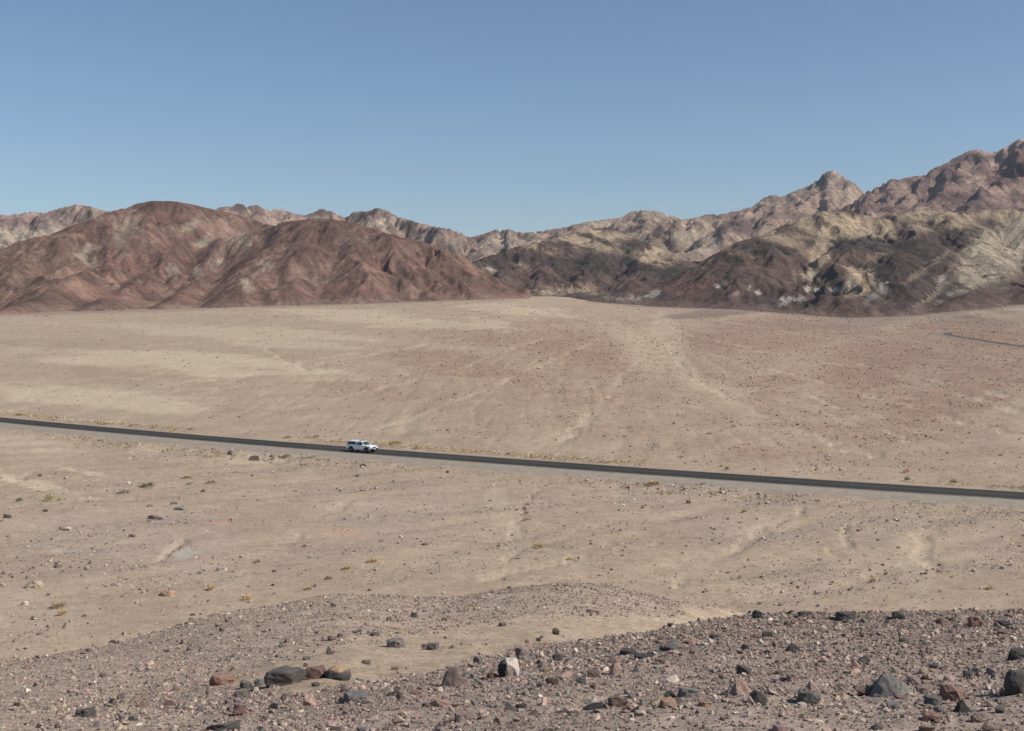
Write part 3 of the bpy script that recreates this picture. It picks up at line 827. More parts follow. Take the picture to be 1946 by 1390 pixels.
# dark and buff hills on the right
DARKG = np.array([0.072, 0.059, 0.053]); BUFF = np.array([0.475, 0.36, 0.245]); PUTTY = np.array([0.44, 0.362, 0.262]); MAUVE = np.array([0.145, 0.098, 0.083]); WHITE = np.array([0.62, 0.54, 0.47])
RIGHT_BLOBS = [
 (1560, 425, 130, 26, 10, BUFF, .9), (1480, 455, 100, 16, 25, BUFF * .95, .85), (1400, 480, 90, 9, 28, BUFF * .9, .8), (1640, 430, 90, 24, -8, BUFF, .9), (1600, 448, 110, 14, 0, BUFF * .95, .7), (1330, 510, 60, 6, 28, BUFF * .85, .7),
 (1850, 420, 160, 30, 0, BUFF * .92, .9), (1760, 420, 80, 20, 0, BUFF * .9, .8), (1900, 480, 90, 60, -35, PUTTY, .95), (1860, 500, 60, 30, -40, PUTTY, .9), (1880, 520, 90, 14, -28, PUTTY * 1.02, .9), (1930, 450, 40, 40, 0, PUTTY, .8),
 (1558, 420, 12, 20, -20, DARKG, .8), (1520, 440, 36, 6, 20, DARKG, .7), (1720, 425, 26, 10, 0, DARKG * 1.2, .7), (1800, 415, 14, 8, 0, DARKG, .7), (1815, 450, 44, 18, 25, DARKG * .85, .9), (1770, 430, 30, 10, 20, DARKG, .7), (1880, 425, 40, 12, 15, DARKG * .9, .8), (1850, 440, 20, 14, 0, DARKG * .9, .7),
 (1450, 480, 70, 26, 0, DARKG, .95), (1400, 495, 50, 10, 8, DARKG * .8, .8), (1420, 530, 110, 40, -10, MAUVE, .85), (1520, 520, 50, 50, -50, MAUVE, .8), (1640, 465, 90, 16, 0, DARKG, .95), (1590, 470, 22, 14, 0, DARKG, .9), (1700, 480, 60, 24, -30, DARKG, .9), (1760, 490, 60, 30, -35, DARKG, .9), (1660, 520, 80, 40, -20, DARKG * 1.1, .8), (1620, 500, 60, 12, 8, (.13, .1, .08), .6),
 (1560, 480, 32, 20, -40, BUFF * .9, .8), (1560, 500, 24, 12, -35, BUFF, .75), (1665, 490, 30, 8, -10, BUFF * .7, .5), (1630, 530, 34, 22, -10, BUFF * 1.0, .95), (1625, 555, 40, 16, -20, BUFF * 1.1, .95), (1655, 570, 26, 7, -38, WHITE, .95), (1682, 555, 16, 14, 30, WHITE * .9, .9), (1585, 552, 14, 5, 15, WHITE, .9), (1535, 548, 8, 7, -30, WHITE, .9), (1552, 550, 8, 4, 0, WHITE, .9), (1490, 572, 18, 8, -15, WHITE * .95, .8), (1515, 568, 22, 4, 8, WHITE, .7), (1440, 556, 6, 8, 0, WHITE, .8), (1425, 549, 5, 4, 0, WHITE, .8), (1362, 544, 9, 4, 20, WHITE, .8), (1390, 563, 26, 6, 0, PINK, .7),
 (1540, 525, 16, 12, 0, PALEG, .8), (1510, 525, 8, 10, 0, PINK, .6), (1740, 565, 120, 30, -10, DARKG * 1.25, .7), (1580, 580, 80, 22, 0, (.135, .09, .075), .9), (1850, 565, 40, 12, 0, (.12, .085, .072), .8), (1790, 530, 16, 8, -35, WHITE * .8, .85), (1830, 548, 20, 8, 0, PALEG, .8), (1806, 560, 8, 6, 0, WHITE * .9, .8), (1780, 555, 70, 5, -40, BUFF * .9, .6), (1760, 510, 60, 6, -35, BUFF * .85, .55), (1850, 520, 60, 7, -28, PUTTY, .8),
 (1300, 548, 50, 20, 0, (.19, .105, .085), .7), (1320, 570, 80, 10, 0, (.12, .085, .072), .8), (1170, 568, 30, 7, 8, WHITE * .7, .7), (1205, 566, 20, 7, 15, WHITE * .72, .7), (1240, 560, 18, 8, -30, WHITE * .8, .75), (1180, 550, 50, 14, 10, MAUVE * 1.2, .8), (1100, 556, 60, 10, 0, BUFF * .85, .75), (1240, 540, 60, 12, 0, (.2, .125, .1), .7)]
def right_colour(X, Y, Z, zb, px, py, slope, curv, oc, st):
    n1 = fbm(X / 70, Y / 70, 501, 5); n2 = fbm(X / 13, Y / 13, 503, 4)
    c = np.broadcast_to(MAUVE * 0.95, X.shape + (3,)).copy()
    c = lerp(c, DARKG, sstep(-0.1, 0.35, n1))
    c = blobs(c, px, py, RIGHT_BLOBS, 600, 0.75)
    c = lerp(c, BUFF * .85, sstep(0.2, 0.45, fbm(X / 24, Y / 24, 507, 4)) * sstep(0.4, 2.0, -curv) * 0.5)
    c = lerp(c, DARKG * .9, oc * 0.85)
    return c * (1 + 0.15 * n2)[..., None]
RIGHT_SIL = [(1240, 548), (1286, 523), (1354, 484), (1398, 460.5), (1449, 447), (1496, 423), (1550, 404.5), (1584, 399.5), (1612, 401), (1642, 409.6), (1662, 413), (1693, 409.6), (1727, 401), (1795, 403), (1862, 399.5), (1914, 398), (1946, 396), (2200, 392), (2500, 400)]
RIGHT_RIDGES = [
 ([(1180, 560, 1240), (1286, 521, 1260), (1398, 460, 1340), (1449, 447, 1370), (1550, 404, 1450), (1584, 399, 1480), (1612, 401, 1480), (1662, 413, 1470), (1727, 401, 1500), (1795, 403, 1500), (1946, 396, 1500), (2300, 395, 1500), (2800, 420, 1480)], .55, 40),
 ([(1449, 449, 1350), (1425, 470, 1250), (1410, 510, 1160), (1430, 560, 1070)], .55, 34),
 ([(1510, 425, 1420), (1500, 470, 1300), (1490, 520, 1180), (1500, 570, 1070)], .62, 14),
 ([(1600, 405, 1470), (1650, 452, 1320), (1600, 470, 1250), (1580, 500, 1190)], .66, 18),
 ([(1650, 452, 1320), (1690, 490, 1210), (1700, 540, 1110), (1720, 590, 1010)], .6, 20),
 ([(1690, 415, 1470), (1745, 455, 1340), (1800, 505, 1220), (1850, 560, 1090), (1890, 584, 1020)], .6, 22),
 ([(1830, 402, 1500), (1850, 450, 1390), (1880, 500, 1260), (1940, 550, 1130), (2000, 576, 1040)], .6, 20),
 ([(1946, 397, 1500), (1980, 450, 1380), (2040, 520, 1200), (2100, 570, 1050)], .6, 24),
 ([(1640, 512, 1130), (1632, 540, 1080), (1660, 585, 1020)], .75, 8),
 ([(1540, 580, 1030), (1581, 557, 1050), (1625, 577, 1025), (1670, 597, 1000)], .5, 8),
 ([(1800, 575, 1030), (1845, 556, 1060), (1900, 578, 1040)], .5, 10),
 ([(1120, 573, 1230), (1180, 560, 1230), (1240, 555, 1220), (1300, 545, 1200), (1350, 560, 1130), (1400, 580, 1070)], .5, 10)]
make_hill('hill', 60, 860, 965, 1580, 1.5, RIGHT_RIDGES, RIGHT_SIL, 80, 7.0, right_colour, hill_material('dark_and_buff_rock', 0.16), seed=700, k=6, foot=0.55, octv=4, gain=0.42, outcrop=2.6, og=17)

# the hills behind the mouth of the canyon
MID_BLOBS = [
 (1130, 452, 70, 20, 15, BUFF, .9), (1090, 462, 80, 10, 15, BUFF * .95, .85), (1180, 450, 40, 16, -20, BUFF, .8), (1010, 470, 60, 9, 15, BUFF * .8, .6), (1040, 478, 50, 5, 10, BUFF * .9, .7), (1200, 475, 60, 14, 10, BUFF * .85, .6), (1250, 480, 40, 16, -20, BUFF * 1.05, .85), (1240, 498, 50, 8, 10, BUFF * 1.05, .85), (1140, 478, 30, 7, 15, BUFF, .8), (1300, 480, 30, 20, 0, BUFF * 1.05, .6),
 (1150, 460, 70, 5, 18, DARKG, .9), (1100, 470, 60, 4, 14, DARKG, .9), (1190, 462, 30, 7, 15, DARKG, .85), (1220, 470, 24, 10, -10, DARKG, .8), (1050, 500, 140, 16, 5, DARKG, .9), (1150, 500, 100, 22, 0, DARKG * .95, .9), (1250, 520, 90, 16, 5, DARKG, .9), (940, 500, 50, 14, 0, DARKG * 1.1, .9), (1020, 525, 60, 24, 0, MAUVE, .85), (1100, 535, 90, 20, 0, MAUVE * .9, .85), (1200, 540, 80, 12, 0, MAUVE, .8), (935, 516, 16, 4, 10, PALEG, .85), (985, 505, 24, 4, 20, BUFF * .8, .6), (917, 524, 7, 5, -30, PALEG, .7), (1290, 515, 40, 6, 12, DARKG * .8, .8), (1090, 553, 60, 9, 4, (.37, .285, .2), .95), (1120, 545, 26, 8, 20, (.33, .22, .165), .7), (1040, 558, 40, 6, 0, (.38, .30, .21), .9)]
def mid_colour(X, Y, Z, zb, px, py, slope, curv, oc, st):
    n1 = fbm(X / 70, Y / 70, 801, 5); n2 = fbm(X / 15, Y / 15, 803, 4)
    c = np.broadcast_to(MAUVE * 0.9, X.shape + (3,)).copy()
    c = lerp(c, DARKG, sstep(-0.2, 0.3, n1))
    c = blobs(c, px, py, MID_BLOBS, 900, 0.75)
    c = lerp(c, DARKG * .85, oc * 0.85)
    c = lerp(c, BUFF * .85, sstep(0.2, 0.45, fbm(X / 30, Y / 30, 807, 4)) * sstep(0.4, 2.0, -curv) * 0.4)
    return c * (1 + 0.15 * n2)[..., None]
MID_SIL = [(880, 505), (911, 492), (942, 482), (979, 468.5), (1037, 458), (1081, 445), (1132, 434.6), (1159, 431), (1183, 445), (1217, 458), (1244, 468.5), (1300, 496), (1360, 510)]
MID_RIDGES = [
 ([(840, 515, 1500), (884, 500, 1520), (942, 482, 1570), (979, 468, 1620), (1037, 458, 1690), (1081, 445, 1760), (1132, 434, 1820), (1159, 431, 1840), (1183, 445, 1820), (1217, 458, 1780), (1244, 468, 1720), (1300, 495, 1620), (1380, 520, 1540)], .5, 20),
 ([(1155, 432, 1830), (1130, 480, 1640), (1100, 520, 1480), (1075, 552, 1370)], .6, 14),
 ([(1217, 458, 1780), (1235, 490, 1600), (1232, 520, 1450), (1200, 550, 1300)], .6, 14),
 ([(1081, 445, 1760), (1050, 490, 1590), (1030, 525, 1450), (1012, 553, 1330)], .6, 14),
 ([(1000, 464, 1650), (970, 505, 1500), (955, 535, 1390)], .6, 14),
 ([(1300, 490, 1620), (1290, 520, 1450), (1270, 545, 1320)], .6, 14),
 ([(1040, 552, 1370), (1090, 548, 1390), (1140, 555, 1340)], .35, 14)]
make_hill('hill', -180, 420, 1270, 2000, 2.2, MID_RIDGES, MID_SIL, 95, 8.5, mid_colour, hill_material('dark_canyon_rock', 0.13), seed=1000, k=8, octv=5, base=lambda X, Y: 46 + 0 * X + np.clip(Y - 1270, 0, 900) * 0.02, gain=0.5, outcrop=5, og=24)

# the far mountains
FAR_PINK = np.array([0.43, 0.295, 0.235]); FAR_PURP = np.array([0.20, 0.138, 0.128]); FAR_PALE = np.array([0.53, 0.43, 0.325]); FAR_TAN = np.array([0.42, 0.32, 0.24])
def far_base(X, Y): return 40 + np.clip(Y - 1800, 0, 3000) * 0.03
def far_colour(blob, seed, a, b):
    def f(X, Y, Z, zb, px, py, slope, curv, oc, st):
        n1 = fbm(X / 220, Z / 60 + Y / 400, seed, 5); n2 = fbm(X / 30, Y / 30, seed + 3, 4)
        c = np.broadcast_to(a, X.shape + (3,)).copy()
        c = lerp(c, b, sstep(-0.05, 0.3, n1))
        c = blobs(c, px, py, blob, seed + 11, 0.75)
        c = lerp(c, FAR_PURP, oc * 0.6)
        c = lerp(c, FAR_PALE, sstep(1.5, 6, -curv) * 0.3)
        return c * (1 + 0.14 * n2)[..., None]
    return f
FL_SIL = [(-400, 420), (-100, 402), (0, 408), (15, 410), (51, 403), (71, 404), (83, 406), (119, 394), (146, 389), (170, 392.6), (200, 402), (260, 410), (330, 408), (400, 402), (415, 396), (424, 392.6), (441, 392.6), (448, 387.5), (458, 388), (471, 394), (485, 388.5), (505, 400),
          (536, 398), (556, 406), (583, 409.5), (592, 404), (610, 397), (627, 401), (648, 411), (653, 416), (664, 407.5), (674, 402), (694, 402), (718, 395), (735, 401), (752, 411), (776, 418), (799, 426), (826, 430.5), (860, 438), (877, 443), (891, 452), (930, 470), (1000, 500)]
FL_BLOBS = [(60, 425, 70, 16, 0, FAR_PURP * 1.25, .6), (150, 398, 50, 6, 0, FAR_TAN, .8), (130, 420, 60, 14, 5, FAR_PURP * 1.3, .6), (40, 450, 110, 16, 8, FAR_PALE, .9), (10, 420, 30, 20, 0, FAR_PURP * 1.3, .5), (60, 404, 20, 4, 0, FAR_PURP, .8),
            (450, 393, 26, 10, 0, FAR_PURP, .85), (490, 398, 16, 12, 0, FAR_PURP * .95, .85), (610, 404, 24, 9, 0, FAR_PURP, .8), (575, 410, 20, 5, 0, FAR_PURP, .7), (540, 412, 40, 10, 0, FAR_PINK * .9, .7), (515, 424, 16, 6, 0, FAR_PALE * .9, .6),
            (715, 408, 50, 12, 0, FAR_PURP * 1.05, .85), (830, 440, 60, 9, -14, FAR_PURP, .9), (760, 430, 60, 10, -15, FAR_TAN * .85, .8), (800, 455, 70, 12, -16, (.29, .23, .19), .9), (730, 425, 12, 6, 0, FAR_PALE, .7), (860, 470, 50, 14, -10, (.27, .225, .18), .8)]
FL_RIDGES = [([(px, py, 2650 + 120 * math.sin(px * 0.013)) for px, py in FL_SIL], .8, 12)]
for _q in range(17):
    _px = -350 + _q * 75 + random.uniform(-18, 18)
    _py = float(np.interp(_px, *np.array(FL_SIL).T)); _s = random.choice((-1, 1)) * random.uniform(10, 45)
    FL_RIDGES.append(([(_px, _py + 4, 2630), (_px + _s * .5, _py + 28, 2500), (_px + _s, _py + 62, 2330), (_px + _s * 1.6, _py + 100, 2150)], .75, 12))
make_hill('mountain', -1750, 90, 2150, 2950, 4.4, FL_RIDGES, FL_SIL, 110, 15, far_colour(FL_BLOBS, 1100, FAR_PINK, FAR_PALE * .9), hill_material('far_pink_rock', 0.05), seed=1200, k=10, crag=9, base=far_base, octv=5, warp=30, gain=0.52, win=2, outcrop=5, og=42, main=1.1)

FM_SIL = [(820, 470), (880, 458), (891, 452), (911, 448), (942, 437), (966, 439), (993, 444), (1030, 440), (1060, 434.6), (1077, 431), (1108, 423), (1142, 419), (1179, 413.6), (1200, 402), (1221, 399.7), (1250, 402.4), (1281, 412.6), (1300, 418), (1347, 407), (1364, 408.6), (1408, 399), (1432, 391), (1449, 377), (1466, 370.6),
          (1486, 375), (1503, 365.5), (1540, 352), (1557, 336.7), (1574, 324), (1588, 326.5), (1605, 338), (1625, 350), (1642, 367), (1680, 390), (1760, 420)]
FM_BLOBS = [(945, 462, 40, 22, 0, FAR_PALE, .85), (985, 455, 50, 10, 5, FAR_PALE * .85, .7), (905, 458, 16, 9, 20, FAR_PURP, .85), (960, 480, 30, 8, 20, FAR_PURP * .9, .7), (1040, 452, 60, 6, 8, FAR_PINK * .75, .7), (1075, 436, 24, 5, 8, FAR_PURP * 1.2, .7), (1140, 424, 60, 6, 8, FAR_PALE * .95, .8),
            (1230, 410, 50, 8, 0, FAR_PALE * .85, .8), (1215, 430, 40, 14, -15, FAR_TAN * .9, .8), (1190, 440, 20, 12, -30, FAR_PURP * 1.2, .7), (1260, 440, 30, 12, 10, FAR_PURP, .8), (1330, 430, 60, 10, 12, FAR_TAN, .8), (1330, 460, 70, 24, 10, FAR_PALE * .9, .9), (1370, 412, 40, 6, 0, FAR_PURP * 1.2, .6),
            (1460, 376, 26, 7, 10, FAR_PURP * .95, .9), (1440, 410, 70, 12, 14, FAR_PINK, .8), (1410, 430, 40, 16, 0, FAR_PURP * 1.05, .85), (1420, 440, 40, 12, 30, FAR_PURP, .8), (1500, 410, 60, 9, 0, FAR_PURP * 1.1, .7), (1530, 380, 70, 18, 15, FAR_PINK * 1.05, .85), (1570, 336, 30, 12, 0, (.20, .155, .135), .9), (1600, 352, 30, 10, -30, FAR_PURP * 1.2, .7), (1570, 362, 40, 9, -5, FAR_PURP * 1.2, .6), (1560, 395, 60, 14, 0, FAR_PINK, .8)]
FM_RIDGES = [([(px, py, 2750 + 260 * sstep(1000, 1500, np.array(px)) ) for px, py in FM_SIL], .7, 14),
             ([(1574, 326, 3000), (1530, 372, 2750), (1470, 408, 2500), (1400, 440, 2300), (1330, 475, 2100)], .6, 20),
             ([(1466, 372, 2980), (1420, 410, 2700), (1395, 420, 2450), (1370, 450, 2200)], .75, 10),
             ([(1230, 401, 2820), (1225, 430, 2550), (1190, 460, 2250)], .6, 20), ([(1347, 408, 2880), (1310, 440, 2560), (1270, 458, 2250)], .65, 16), ([(1270, 412, 2850), (1262, 436, 2400), (1240, 460, 2150)], .75, 10),
             ([(942, 438, 2750), (950, 462, 2450), (930, 480, 2200)], .65, 16), ([(1040, 441, 2760), (1010, 455, 2500), (970, 476, 2200)], .7, 12), ([(1120, 423, 2780), (1090, 440, 2500), (1060, 460, 2200)], .65, 16),
             ([(1590, 330, 3000), (1600, 380, 2750), (1570, 410, 2450)], .75, 10)]
make_hill('mountain', -220, 1050, 2060, 3250, 4.6, FM_RIDGES, FM_SIL, 110, 15, far_colour(FM_BLOBS, 1300, FAR_TAN, FAR_PINK * .95), hill_material('far_buff_rock', 0.05), seed=1400, k=10, crag=6, base=far_base, octv=5, warp=26, gain=0.52, win=2, outcrop=5, og=42, main=1.1)

FR_SIL = [(1590, 402), (1620, 385), (1642, 368), (1649, 364), (1662, 358.7), (1693, 340), (1707, 342), (1723.6, 338), (1740, 335), (1761, 331.6), (1771, 318.7), (1784, 317), (1812, 301), (1842, 286.5), (1862, 284), (1876, 291), (1896, 287.5), (1917, 277), (1934, 263.7), (1946, 267), (1990, 250), (2080, 230), (2200, 245), (2400, 250), (2700, 300)]
FR_BLOBS = [(1700, 370, 60, 14, 10, FAR_PINK * .95, .8), (1720, 345, 50, 6, 5, FAR_PURP * .9, .7), (1660, 395, 50, 10, 5, FAR_PURP * .9, .9), (1780, 375, 60, 14, 25, (.20, .13, .115), .7), (1800, 340, 60, 16, 15, (.215, .145, .125), .8), (1850, 300, 50, 10, 8, (.14, .105, .095), .9), (1850, 385, 90, 14, 15, FAR_PURP * .75, .85), (1800, 388, 60, 12, 35, FAR_PURP * .75, .8), (1900, 340, 40, 20, 0, (.19, .11, .095), .9), (1930, 310, 30, 30, 0, (.20, .12, .105), .8), (1790, 320, 30, 8, 10, (.15, .11, .1), .8), (1850, 330, 30, 8, 20, FAR_PINK * .85, .7), (1930, 375, 40, 14, 0, (.24, .16, .14), .7), (1760, 400, 60, 6, 0, FAR_PINK * .9, .6)]
FR_RIDGES = [([(px, py, 2500) for px, py in FR_SIL], .8, 12),
             ([(1771, 320, 2490), (1745, 365, 2330), (1700, 395, 2150), (1640, 410, 1980)], .75, 10), ([(1842, 288, 2490), (1830, 330, 2320), (1790, 365, 2150), (1735, 402, 1960)], .75, 10),
             ([(1934, 265, 2490), (1930, 320, 2300), (1880, 360, 2120), (1830, 400, 1940)], .8, 10), ([(2040, 240, 2490), (2030, 320, 2280), (1990, 370, 2080), (1950, 410, 1900)], .75, 12), ([(2200, 246, 2480), (2190, 330, 2250), (2150, 400, 1950)], .75, 12), ([(1700, 343, 2500), (1690, 375, 2350), (1650, 395, 2200)], .75, 10)]
make_hill('mountain', 560, 1750, 1850, 2720, 4.2, FR_RIDGES, FR_SIL, 110, 15, far_colour(FR_BLOBS, 1500, (.385, .265, .22), (.28, .19, .16)), hill_material('far_red_rock', 0.06), seed=1600, k=10, crag=12, base=far_base, octv=5, warp=28, gain=0.54, win=2, outcrop=6, og=42, main=1.1)
# ------------------------------------------------------------------ stones
from mathutils import noise as mnoise
def rock_mesh(seed, shape='block', rough=0.05, detail=2):
    """an angular stone about 1 wide, 0.8 deep, 1 high, its underside below z = 0"""
    r = random.Random(seed)
    bm = bmesh.new()
    if shape == 'pyramid':
        pts = [(r.uniform(-.16, -.04), r.uniform(-.1, .1), 1.0), (r.uniform(0.02, .12), r.uniform(-.1, .2), .93), (r.uniform(-.1, .1), r.uniform(.15, .25), .85), (r.uniform(.12, .25), r.uniform(-.2, .0), r.uniform(.6, .75)), (r.uniform(-.3, -.2), r.uniform(-.2, .0), r.uniform(.6, .75))]
        for k in range(7):
            a = k * .9 + r.uniform(-.2, .2); pts.append((.5 * math.cos(a), .42 * math.sin(a), r.uniform(-.1, .1)))
        for k in range(4):
            a = r.uniform(0, 6.3); pts.append((.42 * math.cos(a), .38 * math.sin(a), r.uniform(.3, .5)))
    elif shape == 'slab':
        pts = []
        for k in range(11):
            a = k * .571 + r.uniform(-.2, .2); q = r.uniform(.75, 1)
            pts.append((.5 * q * math.cos(a), .45 * q * math.sin(a), r.uniform(.55, 1.0)))
            pts.append((.5 * math.cos(a), .45 * math.sin(a), r.uniform(-.1, .2)))
    elif shape == 'round':
        pts = []
        for k in range(60):
            v = Vector((r.gauss(0, 1), r.gauss(0, 1), r.gauss(0, 1))).normalized()
            pts.append((v.x * .5, v.y * .42, .45 + v.z * .55))
    elif shape == 'shard':
        pts = [(r.uniform(-.5, .5), r.uniform(-.35, .35), r.uniform(-.1, .3)) for _ in range(8)] + [(-.5, 0, 0), (.5, .05, .1), (r.uniform(.1, .4), r.uniform(-.1, .2), 1.0), (r.uniform(-.1, .2), .2, .75)]
    else:
        pts = []
        for k in range(18):
            v = Vector((r.uniform(-1, 1), r.uniform(-1, 1), r.uniform(-1, 1)))
            m = max(abs(v.x), abs(v.y), abs(v.z)); m = .65 * m + .35 * v.length
            pts.append((v.x / m * .47, v.y / m * .40, .45 + v.z / m * .52))
    for p in pts:
        bm.verts.new(p)
    bmesh.ops.convex_hull(bm, input=bm.verts)
    bmesh.ops.delete(bm, geom=[v for v in bm.verts if not v.link_faces], context='VERTS')
    xs = [v.co.x for v in bm.verts]; zs = [v.co.z for v in bm.verts]
    sx = 1 / (max(xs) - min(xs)); ox = (max(xs) + min(xs)) / 2; sz = 1 / max(zs)
    for v in bm.verts:
        v.co.x = (v.co.x - ox) * sx
        v.co.z *= sz
    if detail:
        bmesh.ops.triangulate(bm, faces=bm.faces)
        bmesh.ops.subdivide_edges(bm, edges=bm.edges, cuts=detail, use_grid_fill=True)
        bm.normal_update()
        off = Vector((seed * 1.37 % 50, seed * .77 % 50, 0))
        for v in bm.verts:
            n = mnoise.noise(v.co * 2.3 + off) * rough * 1.2 + mnoise.noise(v.co * 6 + off) * rough * .6
            v.co += v.normal * n
    me = bpy.data.meshes.new('rock')
    bm.to_mesh(me); bm.free()
    return me

ROCK_COL = {'black': (.062, .057, .054), 'dark': (.100, .090, .083), 'grey': (.155, .143, .132), 'blue': (.135, .131, .127), 'brown': (.150, .108, .090), 'mauve': (.190, .142, .130), 'red': (.205, .128, .102),
            'pink': (.330, .235, .195), 'tan': (.310, .245, .185), 'orange': (.300, .200, .138), 'cream': (.42, .36, .30), 'teal': (.150, .195, .175)}
ROCK_MAT = {}
def rock_mat(c):
    if c not in ROCK_MAT:
        a = np.array(ROCK_COL[c])
        m = NT('rock_' + c, 0.85, 0.25)
        info = m.n('ShaderNodeObjectInfo').outputs['Random']
        tc = m.n('ShaderNodeTexCoord').outputs['Object']
        n1 = m.noise(3.5, 6, .65, tc); n2 = m.noise(22, 4, .7, tc)
        col = m.mix(m.ramp(n1, .42, .68), a, a * np.array([1.5, 1.38, 1.28]) + .012)
        col = m.scale(m.scale(col, m.ramp(n2, .3, .7, .72, 1.2)), m.ramp(info, 0, 1, .8, 1.2))
        m.base(col)
        m.bump(m.math('ADD', n1, m.math('MULTIPLY', n2, .4)), .6, .06)
        ROCK_MAT[c] = m.m
    return ROCK_MAT[c]
def two_tone(name, low, high, axis, a, b):
    """a stone in two colours along one axis, its shaded side painted dark"""
    m = NT(name, 0.85, 0.2)
    tc = m.n('ShaderNodeTexCoord').outputs['Object']
    sep = m.n('ShaderNodeSeparateXYZ'); m.l(tc, sep.inputs[0])
    v = m.math('ADD', sep.outputs[axis], m.math('MULTIPLY', m.math('SUBTRACT', m.noise(4, 5, .6, tc), .5), .7))
    col = m.mix(m.ramp(v, a, b), low, high)
    m.base(m.scale(col, m.ramp(m.noise(18, 4, .7, tc), .3, .7, .75, 1.2)))
    m.bump(m.noise(8, 6, .7, tc), .5, .05)
    return m.m
SPECIAL = {'ochre_top': two_tone('rock_ochre_topped', (.075, .072, .072), (.40, .27, .16), 2, .62, .95),  # ochre top is its own colour, the dark underside is painted shade
           'split': two_tone('rock_cream_painted_shade', (.05, .047, .046), (.50, .43, .36), 0, -.22, -.1)}  # cream stone, the shade on its left side painted in black

_protos = {}
def proto(shape, k, detail):
    key = (shape, k, detail)
    if key not in _protos:
        _protos[key] = rock_mesh(100 + hash(shape) % 7 * 0 + k * 13 + len(shape), shape, .07 if shape != 'round' else .03, detail)
    return _protos[key]
_made = 0
SHARED = {}
def place_rock(x, y, w, h, col, shape, label, group, rot=None, sink=.2, own=False, depth=None):
    global _made
    _made += 1
    big = own
    k = _made if own else _made % 9
    me = proto(shape, k, 2 if own else 1)
    key = (me.name, col)
    if key not in SHARED:
        mm = me if not me.materials else me.copy()
        mm.materials.append(SPECIAL[col] if col in SPECIAL else rock_mat(col)) if not mm.materials else mm.materials.__setitem__(0, SPECIAL[col] if col in SPECIAL else rock_mat(col))
        SHARED[key] = mm
    o = bpy.data.objects.new('boulder' if w > .28 and y < 60 or w > .9 else 'rock', SHARED[key])
    z = float(ground(np.array([x]), np.array([y]))[0])
    o.location = (x, y, z - h * sink)
    o.scale = (w, (depth or w * random.uniform(.75, 1.0)), h * (1 + sink))
    o.rotation_euler = (random.uniform(-.06, .06), random.uniform(-.06, .06), random.uniform(-.45, .45) if rot is None else rot)
    link(o)
    tag(o, label, 'rock', group)
    return o

